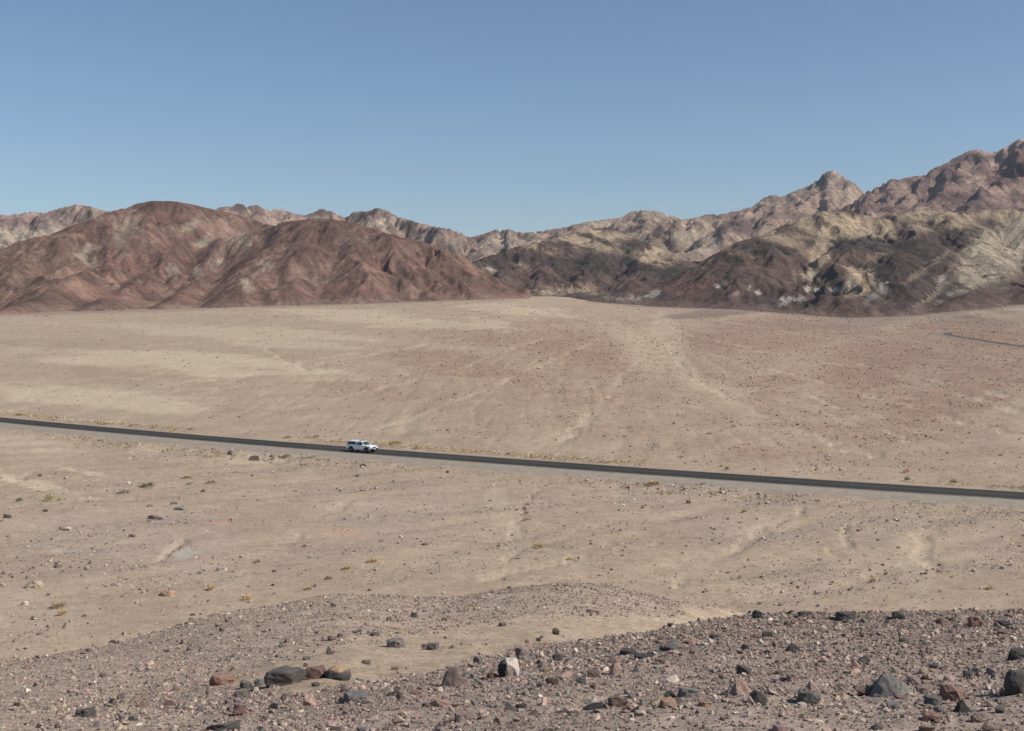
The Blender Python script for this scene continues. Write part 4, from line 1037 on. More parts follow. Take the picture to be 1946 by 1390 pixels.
# stones that can be told apart: px, py of the foot, width and height in pixels of the photograph, colour, shape, label
ROCKS = [
 (540, 1304, 76, 34, 'dark', 'block', 'large dark grey cracked boulder lying on the sand beside an ochre-topped one'),
 (596, 1291, 48, 24, 'red', 'block', 'reddish boulder wedged between the dark grey and the ochre-topped boulders'),
 (642, 1293, 50, 27, 'ochre_top', 'round', 'rounded boulder with an ochre top and an underside painted dark grey as shade'),
 (599, 1304, 17, 8, 'dark', 'round', 'small dark stone on sand in front of the ochre-topped boulder'),
 (494, 1303, 26, 12, 'blue', 'block', 'dark blue-grey stone at the end of the large cracked boulder'),
 (417, 1303, 50, 21, 'red', 'block', 'rust-red lumpy boulder on sand, on its own beside blue-grey stones'),
 (753, 1231, 38, 17, 'grey', 'slab', 'smooth grey slab lying tilted on the sand under the gravel mound'),
 (625, 1242, 14, 14, 'dark', 'pyramid', 'small upright dark stone with a pale right side on the sand'),
 (696, 1263, 16, 9, 'grey', 'block', 'small grey cube-like stone alone on smooth sand'),
 (750, 1274, 15, 7, 'red', 'block', 'small brick-shaped reddish stone alone on smooth sand'),
 (863, 1308, 62, 37, 'mauve', 'pyramid', 'brown boulder with a sharp ridge on the edge between gravel and sand'),
 (967, 1287, 40, 35, 'split', 'block', 'boulder with a cream face and a left side painted black as shade'),
 (822, 1236, 24, 14, 'grey', 'block', 'grey and tan stone in a loose cluster on the sand'),
 (806, 1231, 10, 7, 'dark', 'block', 'little dark stone beside the grey and tan one on the sand'),
 (858, 1233, 14, 8, 'brown', 'shard', 'brown stone at the far end of the loose cluster on sand'),
 (535, 1232, 12, 14, 'blue', 'pyramid', 'small pointed blue-grey stone at the foot of the gravel mound'),
 (629, 1217, 18, 9, 'brown', 'block', 'brown stone half buried in the gravel mound above the upright dark stone'),
 (712, 1210, 20, 8, 'dark', 'slab', 'thin dark stone leaning at the foot of the gravel mound above the grey slab'),
 (582, 1255, 15, 8, 'grey', 'block', 'grey stone on sand above the reddish wedged boulder'),
 (580, 1268, 10, 7, 'brown', 'block', 'small brown stone on sand just above the reddish wedged boulder'),
 (1056, 1207, 14, 13, 'dark', 'block', 'dark upright stone alone on the sand strip behind the stony spur'),
 (1024, 1220, 11, 8, 'dark', 'block', 'small dark stone with a smaller one touching it on the sand strip'),
 (1030, 1213, 7, 5, 'grey', 'block', 'tiny grey stone touching a small dark one on the sand strip'),
 (1002, 1222, 9, 6, 'red', 'block', 'small red stone on the sand strip just behind the stony spur'),
 (994, 1247, 30, 18, 'mauve', 'slab', 'brown tilted slab on the rim of the stony spur against sand'),
 (1196, 1245, 36, 9, 'black', 'slab', 'long flat black stone, the upper of a pair on the stony spur'),
 (1226, 1253, 38, 8, 'black', 'slab', 'long flat black stone, the lower of a pair on the stony spur'),
 (1167, 1263, 28, 22, 'mauve', 'pyramid', 'purplish pointed rock standing behind a pinkish round one'),
 (1171, 1282, 22, 22, 'pink', 'round', 'pinkish round rock in front of a purplish pointed rock'),
 (1129, 1287, 24, 14, 'brown', 'block', 'brown stone left of the pinkish round rock'),
 (1106, 1300, 22, 14, 'blue', 'block', 'square grey stone with a bright right face below the brown one'),
 (1051, 1303, 25, 15, 'brown', 'block', 'dark brown faceted stone in gravel beside the cream-faced boulder'),
 (1284, 1235, 38, 13, 'grey', 'round', 'smooth low grey-brown stone below the rim of the stony spur'),
 (1414, 1323, 50, 36, 'pink', 'pyramid', 'pinkish three-sided boulder with a dark shaded front'),
 (1313, 1326, 44, 17, 'grey', 'slab', 'long grey ribbed slab beside a black lump in the gravel'),
 (1273, 1327, 22, 14, 'black', 'block', 'black lump at the end of the long grey ribbed slab'),
 (1271, 1345, 36, 17, 'orange', 'slab', 'orange-tan flat-topped stone below the grey ribbed slab'),
 (1175, 1344, 36, 19, 'brown', 'block', 'dark red-brown block with a black long stone against it'),
 (1132, 1349, 42, 14, 'black', 'shard', 'long black stone lying against the dark red-brown block'),
 (1161, 1357, 14, 14, 'cream', 'shard', 'cream-coloured chip standing in front of the dark red-brown block'),
 (968, 1353, 26, 19, 'blue', 'pyramid', 'light blue-grey pointed stone with a black stone beside it'),
 (990, 1347, 24, 8, 'black', 'slab', 'flat black stone beside the light blue-grey pointed one'),
 (1341, 1344, 26, 10, 'orange', 'slab', 'small orange stone with a dark left end in the gravel'),
 (1360, 1215, 18, 9, 'black', 'round', 'black stone near the rim of the stony spur, by itself'),
 (1442, 1177, 22, 16, 'black', 'block', 'dark block standing on the crest of the stony spur'),
 (1531, 1171, 26, 10, 'black', 'block', 'low black stone on the crest of the spur with a smaller one beside it'),
 (1502, 1168, 13, 8, 'black', 'block', 'smaller black stone beside a low one on the crest of the spur'),
 (1612, 1180, 40, 14, 'dark', 'slab', 'long dark greenish-grey rock on the crest of the spur'),
 (1709, 1179, 23, 16, 'dark', 'block', 'dark knobbly rock on the crest of the spur past the long one'),
 (1855, 1192, 24, 21, 'red', 'block', 'pinkish-red squared block near the crest of the spur'),
 (1911, 1193, 25, 14, 'dark', 'block', 'dark rough stone past the pinkish-red squared block'),
 (1913, 1205, 28, 7, 'brown', 'slab', 'flat dark red stone just below a dark rough one'),
 (1461, 1213, 21, 12, 'black', 'block', 'black stone below the dark block of the spur crest'),
 (1511, 1240, 35, 15, 'black', 'pyramid', 'black peaked stone with a pink stone behind it'),
 (1513, 1227, 20, 8, 'pink', 'slab', 'flat pink stone behind the black peaked one'),
 (1645, 1259, 21, 12, 'grey', 'block', 'grey-brown stone alone in the middle of the gravel spur'),
 (1937, 1253, 32, 21, 'black', 'block', 'black boulder cut by the picture edge, the farther of two'),
 (1940, 1319, 46, 44, 'black', 'round', 'tall black boulder cut by the picture edge, the nearer of two'),
 (1702, 1322, 90, 44, 'grey', 'pyramid', 'largest boulder of the spur, a grey pyramid with a dark front'),
 (1642, 1323, 32, 19, 'brown', 'block', 'dark brown jagged stone at the foot of the grey pyramid boulder'),
 (1548, 1335, 52, 39, 'pink', 'pyramid', 'pale pinkish broken boulder with a grey slab leaning on it'),
 (1540, 1337, 46, 22, 'grey', 'slab', 'grey slab leaning on the pale pinkish broken boulder'),
 (1811, 1333, 45, 27, 'red', 'block', 'reddish-brown cube-shaped boulder beside the grey pyramid boulder'),
 (1834, 1356, 40, 26, 'black', 'pyramid', 'black three-cornered stone in front of the reddish-brown cube'),
 (1777, 1341, 34, 17, 'blue', 'slab', 'broken blue-grey slab between the grey pyramid and the black three-cornered stone'),
 (1786, 1354, 20, 12, 'grey', 'round', 'roundish grey stone below the broken blue-grey slab'),
 (1700, 1348, 27, 12, 'blue', 'slab', 'flat bluish stone in front of the grey pyramid boulder'),
 (1773, 1374, 36, 16, 'red', 'block', 'dark red two-humped stone near the bottom below the bluish slabs'),
 (1901, 1357, 17, 14, 'dark', 'block', 'dark stone past the black three-cornered one'),
 (1860, 1374, 22, 14, 'brown', 'block', 'brown-black stone below the black three-cornered one'),
 (1739, 1303, 26, 14, 'mauve', 'block', 'brown stone behind the sloping side of the grey pyramid boulder'),
 (1757, 1319, 18, 12, 'mauve', 'block', 'pinkish-grey stone touching the end of the grey pyramid boulder'),
 (1929, 1284, 18, 12, 'cream', 'block', 'cream-white stone behind the tall black boulder'),
 (1757, 1281, 18, 12, 'tan', 'round', 'tan roundish stone above the grey pyramid boulder'),
 (1669, 1389, 22, 12, 'dark', 'block', 'dark stone on the bottom edge under the grey pyramid'),
 (1880, 1391, 22, 10, 'brown', 'block', 'brown stone on the bottom edge under the black three-cornered one'),
 (159, 1363, 38, 16, 'dark', 'slab', 'dark grey flat-topped stone with a pink chip against its end'),
 (181, 1359, 9, 14, 'pink', 'shard', 'pink chip against the end of the dark grey flat-topped stone'),
 (421, 1392, 64, 21, 'dark', 'block', 'large dark split boulder on the bottom edge'),
 (315, 1345, 34, 14, 'brown', 'shard', 'dark brown pointed stone lying beside the bare patch of sand'),
 (353, 1355, 15, 11, 'red', 'block', 'dark red upright stone with a long shadow on the bare sand patch'),
 (455, 1360, 30, 21, 'red', 'block', 'red-brown stone with a dark cap near the large split boulder'),
 (252, 1371, 20, 10, 'grey', 'slab', 'grey sloping stone below the bare patch of sand'),
 (396, 1320, 18, 16, 'brown', 'pyramid', 'grey-brown upright stone below the rust-red lumpy boulder'),
 (465, 1311, 24, 15, 'blue', 'block', 'bluish dark stone beside the rust-red lumpy boulder'),
 (457, 1327, 27, 12, 'dark', 'block', 'dark low stone under the bluish dark stone'),
 (229, 1331, 16, 13, 'mauve', 'block', 'mauve stone standing where the gravel meets the sand patch'),
 (108, 1385, 12, 10, 'red', 'round', 'small round red stone near the bottom edge'),
 (73, 1384, 9, 8, 'dark', 'block', 'small dark stone beside the small round red one'),
 (66, 1305, 9, 8, 'black', 'pyramid', 'small pointed black stone alone in the fine gravel'),
 (229, 1222, 14, 8, 'cream', 'block', 'whitish stone on the low end of the mound crest among dark ones'),
 (215, 1224, 16, 8, 'dark', 'block', 'dark stone in front of the whitish one on the mound crest'),
 (28, 1251, 9, 6, 'cream', 'round', 'small white stone at the lowest end of the mound crest'),
 (656, 1315, 24, 16, 'mauve', 'pyramid', 'mauve-grey peaked stone on the rim of gravel below the ochre-topped boulder'),
 (676, 1334, 54, 17, 'blue', 'slab', 'long blue-grey slab in front of the mauve-grey peaked stone'),
 (589, 1342, 30, 22, 'pink', 'block', 'pinkish block standing in coarse rubble in front of the dark cracked boulder'),
 (519, 1350, 19, 14, 'black', 'block', 'black angular stone in coarse rubble below the dark cracked boulder'),
 (752, 1321, 22, 14, 'brown', 'pyramid', 'dark maroon pointed stone below smooth sand'),
 (790, 1321, 24, 12, 'red', 'block', 'orange-red lumpy stone beside the dark maroon pointed one'),
 (837, 1344, 38, 18, 'pink', 'slab', 'pink slanting stone in front of the brown ridged boulder'),
 (882, 1371, 40, 16, 'mauve', 'slab', 'mauve overhanging flat stone near the bottom edge'),
 (936, 1290, 23, 13, 'brown', 'block', 'brown stone between the brown ridged boulder and the cream-faced one'),
 (553, 1371, 20, 11, 'mauve', 'round', 'mauve rounded stone near the bottom below the pinkish block'),
 (638, 1391, 24, 8, 'black', 'slab', 'black flat stone on the bottom edge'),
 (686, 1391, 18, 9, 'grey', 'block', 'grey stone beside the black flat one on the bottom edge'),
 (316, 1134, 34, 11, 'orange', 'slab', 'orange-red slab lying alone on the valley floor'),
 (108, 1080, 18, 7, 'dark', 'slab', 'brown flat stone alone on the valley floor'),
 (250, 1022, 13, 7, 'dark', 'block', 'brown hump-shaped stone alone on the bare valley floor'),
 (289, 988, 22, 9, 'black', 'block', 'blackish-green boulder in a row of stones on the valley floor'),
 (305, 988, 12, 6, 'blue', 'block', 'grey stone touching the blackish-green boulder'),
 (420, 1086, 23, 7, 'cream', 'slab', 'pale flat stone with a dark underside on the valley floor'),
 (62, 1119, 38, 14, 'tan', 'block', 'heap-like tan boulder beside a wash on the valley floor'),
 (50, 1101, 6, 9, 'mauve', 'pyramid', 'small upright stone behind the heap-like tan boulder'),
 (12, 985, 16, 8, 'grey', 'block', 'grey boulder on the valley floor at the picture edge'),
 (124, 1009, 20, 7, 'cream', 'block', 'whitish stone with a dark left side on the valley floor'),
 (62, 1178, 10, 8, 'blue', 'round', 'round pale grey stone on the valley floor just beyond the mound'),
 (385, 936, 11, 6, 'blue', 'block', 'pale bluish stone on the valley floor near grey bushes'),
 (85, 973, 10, 5, 'dark', 'block', 'brown stone near the yellow-green bush'),
 (329, 959, 14, 5, 'brown', 'block', 'dark brown stone above a teal-green one'),
 (284, 964, 14, 5, 'red', 'slab', 'flat reddish stone on the valley floor near the teal-green one'),
 (340, 970, 20, 7, 'teal', 'block', 'teal-green boulder on the valley floor'),
 (482, 876, 22, 10, 'brown', 'block', 'large brown rock below the cut bank of the road'),
 (438, 867, 14, 13, 'blue', 'round', 'blue-grey boulder set in the cut bank of the road'),
 (75, 906, 9, 5, 'brown', 'block', 'dark stone beside a pale wash near the road'),
 (125, 911, 9, 6, 'cream', 'round', 'pale rounded stone past the end of a pale wash near the road'),
 (1221, 967, 9, 8, 'dark', 'pyramid', 'brown pointed stone on the floor below the road shoulder'),
 (808, 1037, 17, 5, 'dark', 'slab', 'thin brown slab in the middle of the valley floor'),
 (581, 1040, 13, 6, 'pink', 'slab', 'pale pink stone in the middle of the valley floor'),
 (679, 907, 8, 6, 'brown', 'block', 'brown stone on the floor below the white pickup truck'),
 (1309, 957, 10, 8, 'brown', 'block', 'dark brown block on the floor below the road shoulder'),
]
for px, py, w, h, c, sh, lab in ROCKS:
    x, y = hit(px, py)
    dist = math.hypot(x, y)
    y += w * dist / F * .3
    if dist > 60:   # dust-covered stones of the plain
        c = {'dark': 'brown', 'black': 'dark'}.get(c, c); w *= .88; h *= .88
    grp = None
    place_rock(x, y, w * dist / F, h * dist / F * .97, c, sh, lab, grp, own=True, rot=random.uniform(-.25, .25))

# smaller stones nothing tells apart, each still an object; one wording for each ground they lie on and colour
def zone(x, y):
    x = np.asarray(x, float); y = np.asarray(y, float)
    z = ground(x, y); px, py = project(x, y, z)
    mo, sp = gravel_mask(x, y, px, py)
    return px, py, mo, sp
COLS = ['black', 'dark', 'grey', 'grey', 'brown', 'brown', 'mauve', 'mauve', 'mauve', 'red', 'pink', 'tan']
WORD = {'black': 'black', 'dark': 'dark grey', 'grey': 'grey', 'blue': 'bluish-grey', 'brown': 'brown', 'mauve': 'mauve', 'red': 'reddish', 'pink': 'pinkish', 'tan': 'tan', 'cream': 'cream-white'}
def small_rocks(n, dlo, dhi, test, size, words, grp, expo=1.0, cols=None):
    done = 0
    while done < n:
        u = random.uniform(-.43, .43); d = (random.random() * (dhi ** expo - dlo ** expo) + dlo ** expo) ** (1 / expo)
        x, y = u * d, d
        px, py, mo, sp = zone([x], [y])
        if not test(float(mo[0]), float(sp[0]), x, y) or not 0 < px[0] < W0 or py[0] > 1388: continue
        c = random.choice(cols or COLS); w = size() ; h = w * random.uniform(.4, .75)
        place_rock(x, y, w, h, c, random.choice(['block', 'block', 'shard', 'slab', 'pyramid']), 'small %s stone among many %s' % (WORD[c], words), grp)
        done += 1
small_rocks(90, 8.2, 22, lambda m, s, x, y: s > .6, lambda: random.choice((.06, .07, .08, .1, .13)), 'in the coarse gravel of the near spur', 'stones in the gravel of the near spur', 1.6)
small_rocks(35, 13, 40, lambda m, s, x, y: m > .2, lambda: random.uniform(.10, .2), 'in the fine gravel of the mound', 'stones in the gravel of the mound', 1.3)
small_rocks(50, 78, 185, lambda m, s, x, y: road_dist(x, y) < -14, lambda: random.choice((.25, .28, .32, .4, .5)), 'on the valley floor short of the road', 'stones on the valley floor', 1.3, ['grey', 'brown', 'mauve', 'pink', 'tan', 'tan', 'cream'])

# ------------------------------------------------------------------ gravel and stones past counting, scattered as instances
def instancer_mat(name, rough=.9, tint=1.0):
    m = NT(name, rough, .12)
    c = m.attr('col', 'INSTANCER').outputs['Color']
    tc = m.n('ShaderNodeTexCoord').outputs['Object']
    m.base(m.scale(c, m.ramp(m.noise(2.5, 4, .7, tc), .3, .7, .8, 1.2)))
    return m.m
def scatter(name, P, scl, rot, col, mat, npts=10, kinds=8, flat=.7):
    me = bpy.data.meshes.new(name)
    n = len(P)
    me.vertices.add(n); me.vertices.foreach_set('co', P.astype(np.float32).ravel())
    for k, v in (('scl', scl), ('rot', rot)):
        a = me.attributes.new(k, 'FLOAT_VECTOR', 'POINT'); a.data.foreach_set('vector', v.astype(np.float32).ravel())
    a = me.attributes.new('col', 'FLOAT_COLOR', 'POINT')
    a.data.foreach_set('color', np.concatenate([col, np.ones((n, 1))], 1).astype(np.float32).ravel())
    a = me.attributes.new('pick', 'INT', 'POINT'); a.data.foreach_set('value', rng.integers(0, kinds, n).astype(np.int32))
    me.materials.append(mat)
    o = link(bpy.data.objects.new(name, me))
    t = bpy.data.node_groups.new(name, 'GeometryNodeTree')
    t.interface.new_socket('Geometry', in_out='INPUT', socket_type='NodeSocketGeometry')
    t.interface.new_socket('Geometry', in_out='OUTPUT', socket_type='NodeSocketGeometry')
    N = t.nodes.new; L = t.links.new
    gi, go = N('NodeGroupInput'), N('NodeGroupOutput')
    join = N('GeometryNodeJoinGeometry')
    for k in range(kinds):
        pt = N('GeometryNodePoints'); pt.inputs['Count'].default_value = npts + k % 3
        rv = N('FunctionNodeRandomValue'); rv.data_type = 'FLOAT_VECTOR'
        rv.inputs[0].default_value = (-1, -1, -1); rv.inputs[1].default_value = (1, 1, 1); rv.inputs['Seed'].default_value = k * 7 + 3
        nv = N('ShaderNodeVectorMath'); nv.operation = 'NORMALIZE'; L(rv.outputs[0], nv.inputs[0])
        mx = N('ShaderNodeVectorMath'); mx.operation = 'MULTIPLY'; L(nv.outputs[0], mx.inputs[0]); mx.inputs[1].default_value = (.5, .42, .5 * flat)
        L(mx.outputs[0], pt.inputs['Position'])
        ch = N('GeometryNodeConvexHull'); L(pt.outputs[0], ch.inputs[0])
        sm = N('GeometryNodeSetMaterial'); sm.inputs['Material'].default_value = mat; L(ch.outputs[0], sm.inputs[0])
        ti = N('GeometryNodeGeometryToInstance'); L(sm.outputs[0], ti.inputs[0])
        L(ti.outputs[0], join.inputs[0])
    ip = N('GeometryNodeInstanceOnPoints')
    L(gi.outputs[0], ip.inputs['Points']); L(join.outputs[0], ip.inputs['Instance'])
    ip.inputs['Pick Instance'].default_value = True
    def na(nm, typ):
        q = N('GeometryNodeInputNamedAttribute'); q.data_type = typ; q.inputs[0].default_value = nm; return q.outputs[0]
    L(na('pick', 'INT'), ip.inputs['Instance Index'])
    e = N('FunctionNodeEulerToRotation'); L(na('rot', 'FLOAT_VECTOR'), e.inputs[0]); L(e.outputs[0], ip.inputs['Rotation'])
    L(na('scl', 'FLOAT_VECTOR'), ip.inputs['Scale'])
    L(ip.outputs[0], go.inputs[0])
    md = o.modifiers.new('scatter', 'NODES'); md.node_group = t
    tag(o, kind='stuff')
    return o

PAL = 1.12 * np.array([ROCK_COL[c] for c in ('black', 'dark', 'grey', 'blue', 'brown', 'mauve', 'red', 'pink', 'tan', 'cream', 'orange')])
def cloud(n, dlo, dhi, expo, umax=.62, side=0.0):
    u = rng.uniform(-umax, umax, n)
    d = (rng.random(n) * (dhi ** expo - dlo ** expo) + dlo ** expo) ** (1 / expo)
    return u * (d + side), d
def build_scatter(name, x, y, size, weights, mat, npts=10, flat=.7, jitter=.18, soil=.0):
    n = len(x)
    z = ground(x, y)
    w = np.asarray(weights, float); w /= w.sum()
    col = PAL[rng.choice(len(PAL), n, p=w)] * (1 + rng.normal(0, jitter, (n, 1))) * (1 + rng.normal(0, .04, (n, 3)))
    col = lerp(np.clip(col, .02, .7), SAND, np.full(n, soil))
    sc = size[:, None] * np.stack([rng.uniform(.75, 1.3, n), rng.uniform(.7, 1.1, n), rng.uniform(.5, 1.05, n)], -1)
    rot = np.stack([rng.normal(0, .35, n), rng.normal(0, .35, n), rng.uniform(0, 6.3, n)], -1)
    P = np.stack([x, y, z + sc[:, 2] * .12], -1)
    return scatter(name, P, sc, rot, col, mat, npts, 8, flat)
GM = instancer_mat('gravel_stone')
#             black dark grey blue brown mauve red pink tan cream orange
W_SPUR = [.2, .5, 1.2, .35, 1.5, 3.0, .6, 2.6, 1.9, .7, .1]
W_MOUND = [.1, .35, 1.0, .8, .7, 2.4, .4, 2.8, 2.2, 1.0, .1]
W_FLOOR = [.12, .3, .8, .4, .8, 1.5, .8, 2.2, 2.6, 1.4, .3]
W_FAN = [.05, .2, .5, .2, .9, 1.6, 1.6, 3.0, 2.6, 1.2, .3]
def power(n, lo, hi, a):
    r = rng.random(n); return (lo ** -a + r * (hi ** -a - lo ** -a)) ** (-1 / a)
# the near spur
x, y = cloud(390000, 4.0, 27, 1.6, side=10)
px, py, mo, sp = zone(x, y)
k = rng.random(len(x)) < np.where(sp > .05, sp * 1.0, 0)
x, y = x[k], y[k]
build_scatter('gravel', x, y, power(len(x), .0155, .11, 2.75) * (1 + y / 40), W_SPUR, GM, soil=.14)
# the mound of finer gravel and the sand between
x, y = cloud(320000, 4.0, 50, 1.45, side=7)
px, py, mo, sp = zone(x, y)
k = (rng.random(len(x)) < mo * (.55 + .6 * sstep(-.25, .25, fbm(x * .35, y * .35, 79, 3))) + .02) & (sp < .6)
x, y = x[k], y[k]
build_scatter('gravel', x, y, power(len(x), .022, .13, 2.5) * (.75 + y / 60), W_MOUND, GM, soil=.14)
# the valley floor up to the road
x, y = cloud(260000, 52, 215, 1.0)
rd = road_dist(x, y)
dens = .12 + .9 * sstep(-.1, .5, fbm((x * .76 + y * .65) * .03, (-x * .65 + y * .76) * .10, 71, 4)) + 1.6 * np.exp(-((rd + 13) / 3.0) ** 2) * sstep(-.1, .4, fbm(x * .05, y * .05, 73, 3))
k = (rd < -6.5) & (rng.random(len(x)) < dens * .8)
x, y = x[k], y[k]
build_scatter('stones', x, y, power(len(x), .075, .6, 2.35), W_FLOOR, GM, jitter=.2, soil=.1)
# clods and broken soil along the cut bank
x = rng.uniform(-115, 60, 16000); y = road_y(x) + rng.normal(-12.5, 2.6, 16000)
rd = road_dist(x, y)
w = np.maximum(sstep(-100, -75, x) * (1 - sstep(-32, -15, x)), .7 * sstep(0, 12, x) * (1 - sstep(28, 45, x)))
k = (rd < -9) & (rng.random(len(x)) < w * sstep(-.15, .35, fbm(x * .25, y * .25, 77, 3)) * .55 + .05)
x, y = x[k], y[k]
build_scatter('clods', x, y, power(len(x), .15, 1.1, 2.0), [.2, .3, .4, .2, 1, .6, .4, 1, 4, 1.2, .2], GM, jitter=.12, soil=.45)
# the fan beyond the road
x, y = cloud(420000, 135, 1080, .45)
zb = ground(x, y); px, py = project(x, y, zb)
rd = road_dist(x, y)
redness = np.zeros(len(x))
cc = blobs(np.zeros((len(x), 3)), px, py, [(b[0], b[1], b[2], b[3], b[4], (1, 0, 0) if b[5] is REDST else (0, 0, 0), b[6]) for b in FAN_BLOBS if b[5] is REDST or b[5] is PALE], 100)
redness = cc[:, 0]
left = sstep(900, 300, px)
dens = (.10 + 1.1 * redness * (.4 + .9 * sstep(-.2, .3, fbm(x * .09, y * .09, 76, 3))) + .8 * sstep(.1, .45, fbm(x * .06, y * .06, 75, 4))) * (1 - .6 * left) * .75
k = (rd > 8) & (y < base_d(px) + 15) & (rng.random(len(x)) < dens)
x, y, redness = x[k], y[k], redness[k]
build_scatter('stones', x, y, power(len(x), .17, .9, 2.5) * (.5 + y / 600), W_FAN, GM, jitter=.2, soil=.12)

# ------------------------------------------------------------------ dry plants
def blade_cloud(seed, n, h=1.0, spread=.5, up=.6, width=.05):
    """many thin blades rising from one root: about 1 wide and 1 high"""
    r = np.random.default_rng(seed)
    a = r.uniform(0, 2 * math.pi, n); rad = np.sqrt(r.random(n)) * spread
    hh = h * r.uniform(.35, 1.0, n) * np.sqrt(np.clip(1 - (rad / (spread * 1.15)) ** 2, .15, 1))
    root = np.stack([np.cos(a) * rad * .35, np.sin(a) * rad * .35, np.zeros(n)], -1)
    tip = np.stack([np.cos(a) * rad, np.sin(a) * rad, hh], -1) + r.normal(0, .05, (n, 3))
    mid = root + (tip - root) * r.uniform(.3, .65, (n, 1)) + np.array([0, 0, .06])
    t = r.uniform(0, 2 * math.pi, n); s = np.stack([np.cos(t), np.sin(t), r.normal(0, .4, n)], -1) * width * r.uniform(.6, 1.4, (n, 1))
    return np.stack([mid - s, mid + s, tip], 1).reshape(-1, 3)
def tri_mesh(name, V, mat, tint=None):
    me = bpy.data.meshes.new(name)
    n = len(V) // 3
    me.vertices.add(len(V)); me.vertices.foreach_set('co', V.astype(np.float32).ravel())
    me.loops.add(len(V)); me.loops.foreach_set('vertex_index', np.arange(len(V), dtype=np.int32))
    me.polygons.add(n); me.polygons.foreach_set('loop_start', np.arange(0, len(V), 3, dtype=np.int32))
    me.update(calc_edges=True)
    if tint is not None:
        a = me.attributes.new('Col', 'FLOAT_COLOR', 'POINT')
        a.data.foreach_set('color', np.concatenate([tint, np.ones((len(V), 1))], 1).astype(np.float32).ravel())
    me.materials.append(mat)
    return me
PLANT = {'ochre': (.52, .37, .18), 'olive': (.46, .42, .27), 'green': (.26, .28, .14), 'lime': (.48, .46, .22), 'grey': (.52, .46, .36), 'brown': (.48, .35, .24)}
PMAT = {}
def plant_mat(c):
    if c not in PMAT:
        m = NT('dry_plant_' + c, .9, .1)
        n = m.noise(7, 3)
        r = m.n('ShaderNodeObjectInfo').outputs['Random']
        m.base(m.scale(m.scale(m.mix(0.0, PLANT[c], PLANT[c]), m.ramp(n, .3, .7, .65, 1.3)), m.ramp(r, 0, 1, .8, 1.2)))
        PMAT[c] = m.m
    return PMAT[c]
_sm = {}
def shrub(x, y, w, h, c, label, group=None):
    k = random.randrange(5)
    if (k, c) not in _sm:
        V = blade_cloud(40 + k, 150, 1.0, .5, width=.035)
        W = blade_cloud(60 + k, 26, .9, .42, width=.012)
        _sm[(k, c)] = (tri_mesh('foliage', V, plant_mat(c)), tri_mesh('stem', W, plant_mat('brown')))
    fo, st = _sm[(k, c)]
    root = link(bpy.data.objects.new('desert_shrub', None))
    z = float(ground(np.array([x]), np.array([y]))[0])
    root.location = (x, y, z - .02); root.scale = (w, w, h); root.rotation_euler = (0, 0, random.uniform(0, 6.3))
    root.empty_display_size = .1
    tag(root, label, 'shrub', group)
    link(bpy.data.objects.new('foliage', fo), root); link(bpy.data.objects.new('stem', st), root)
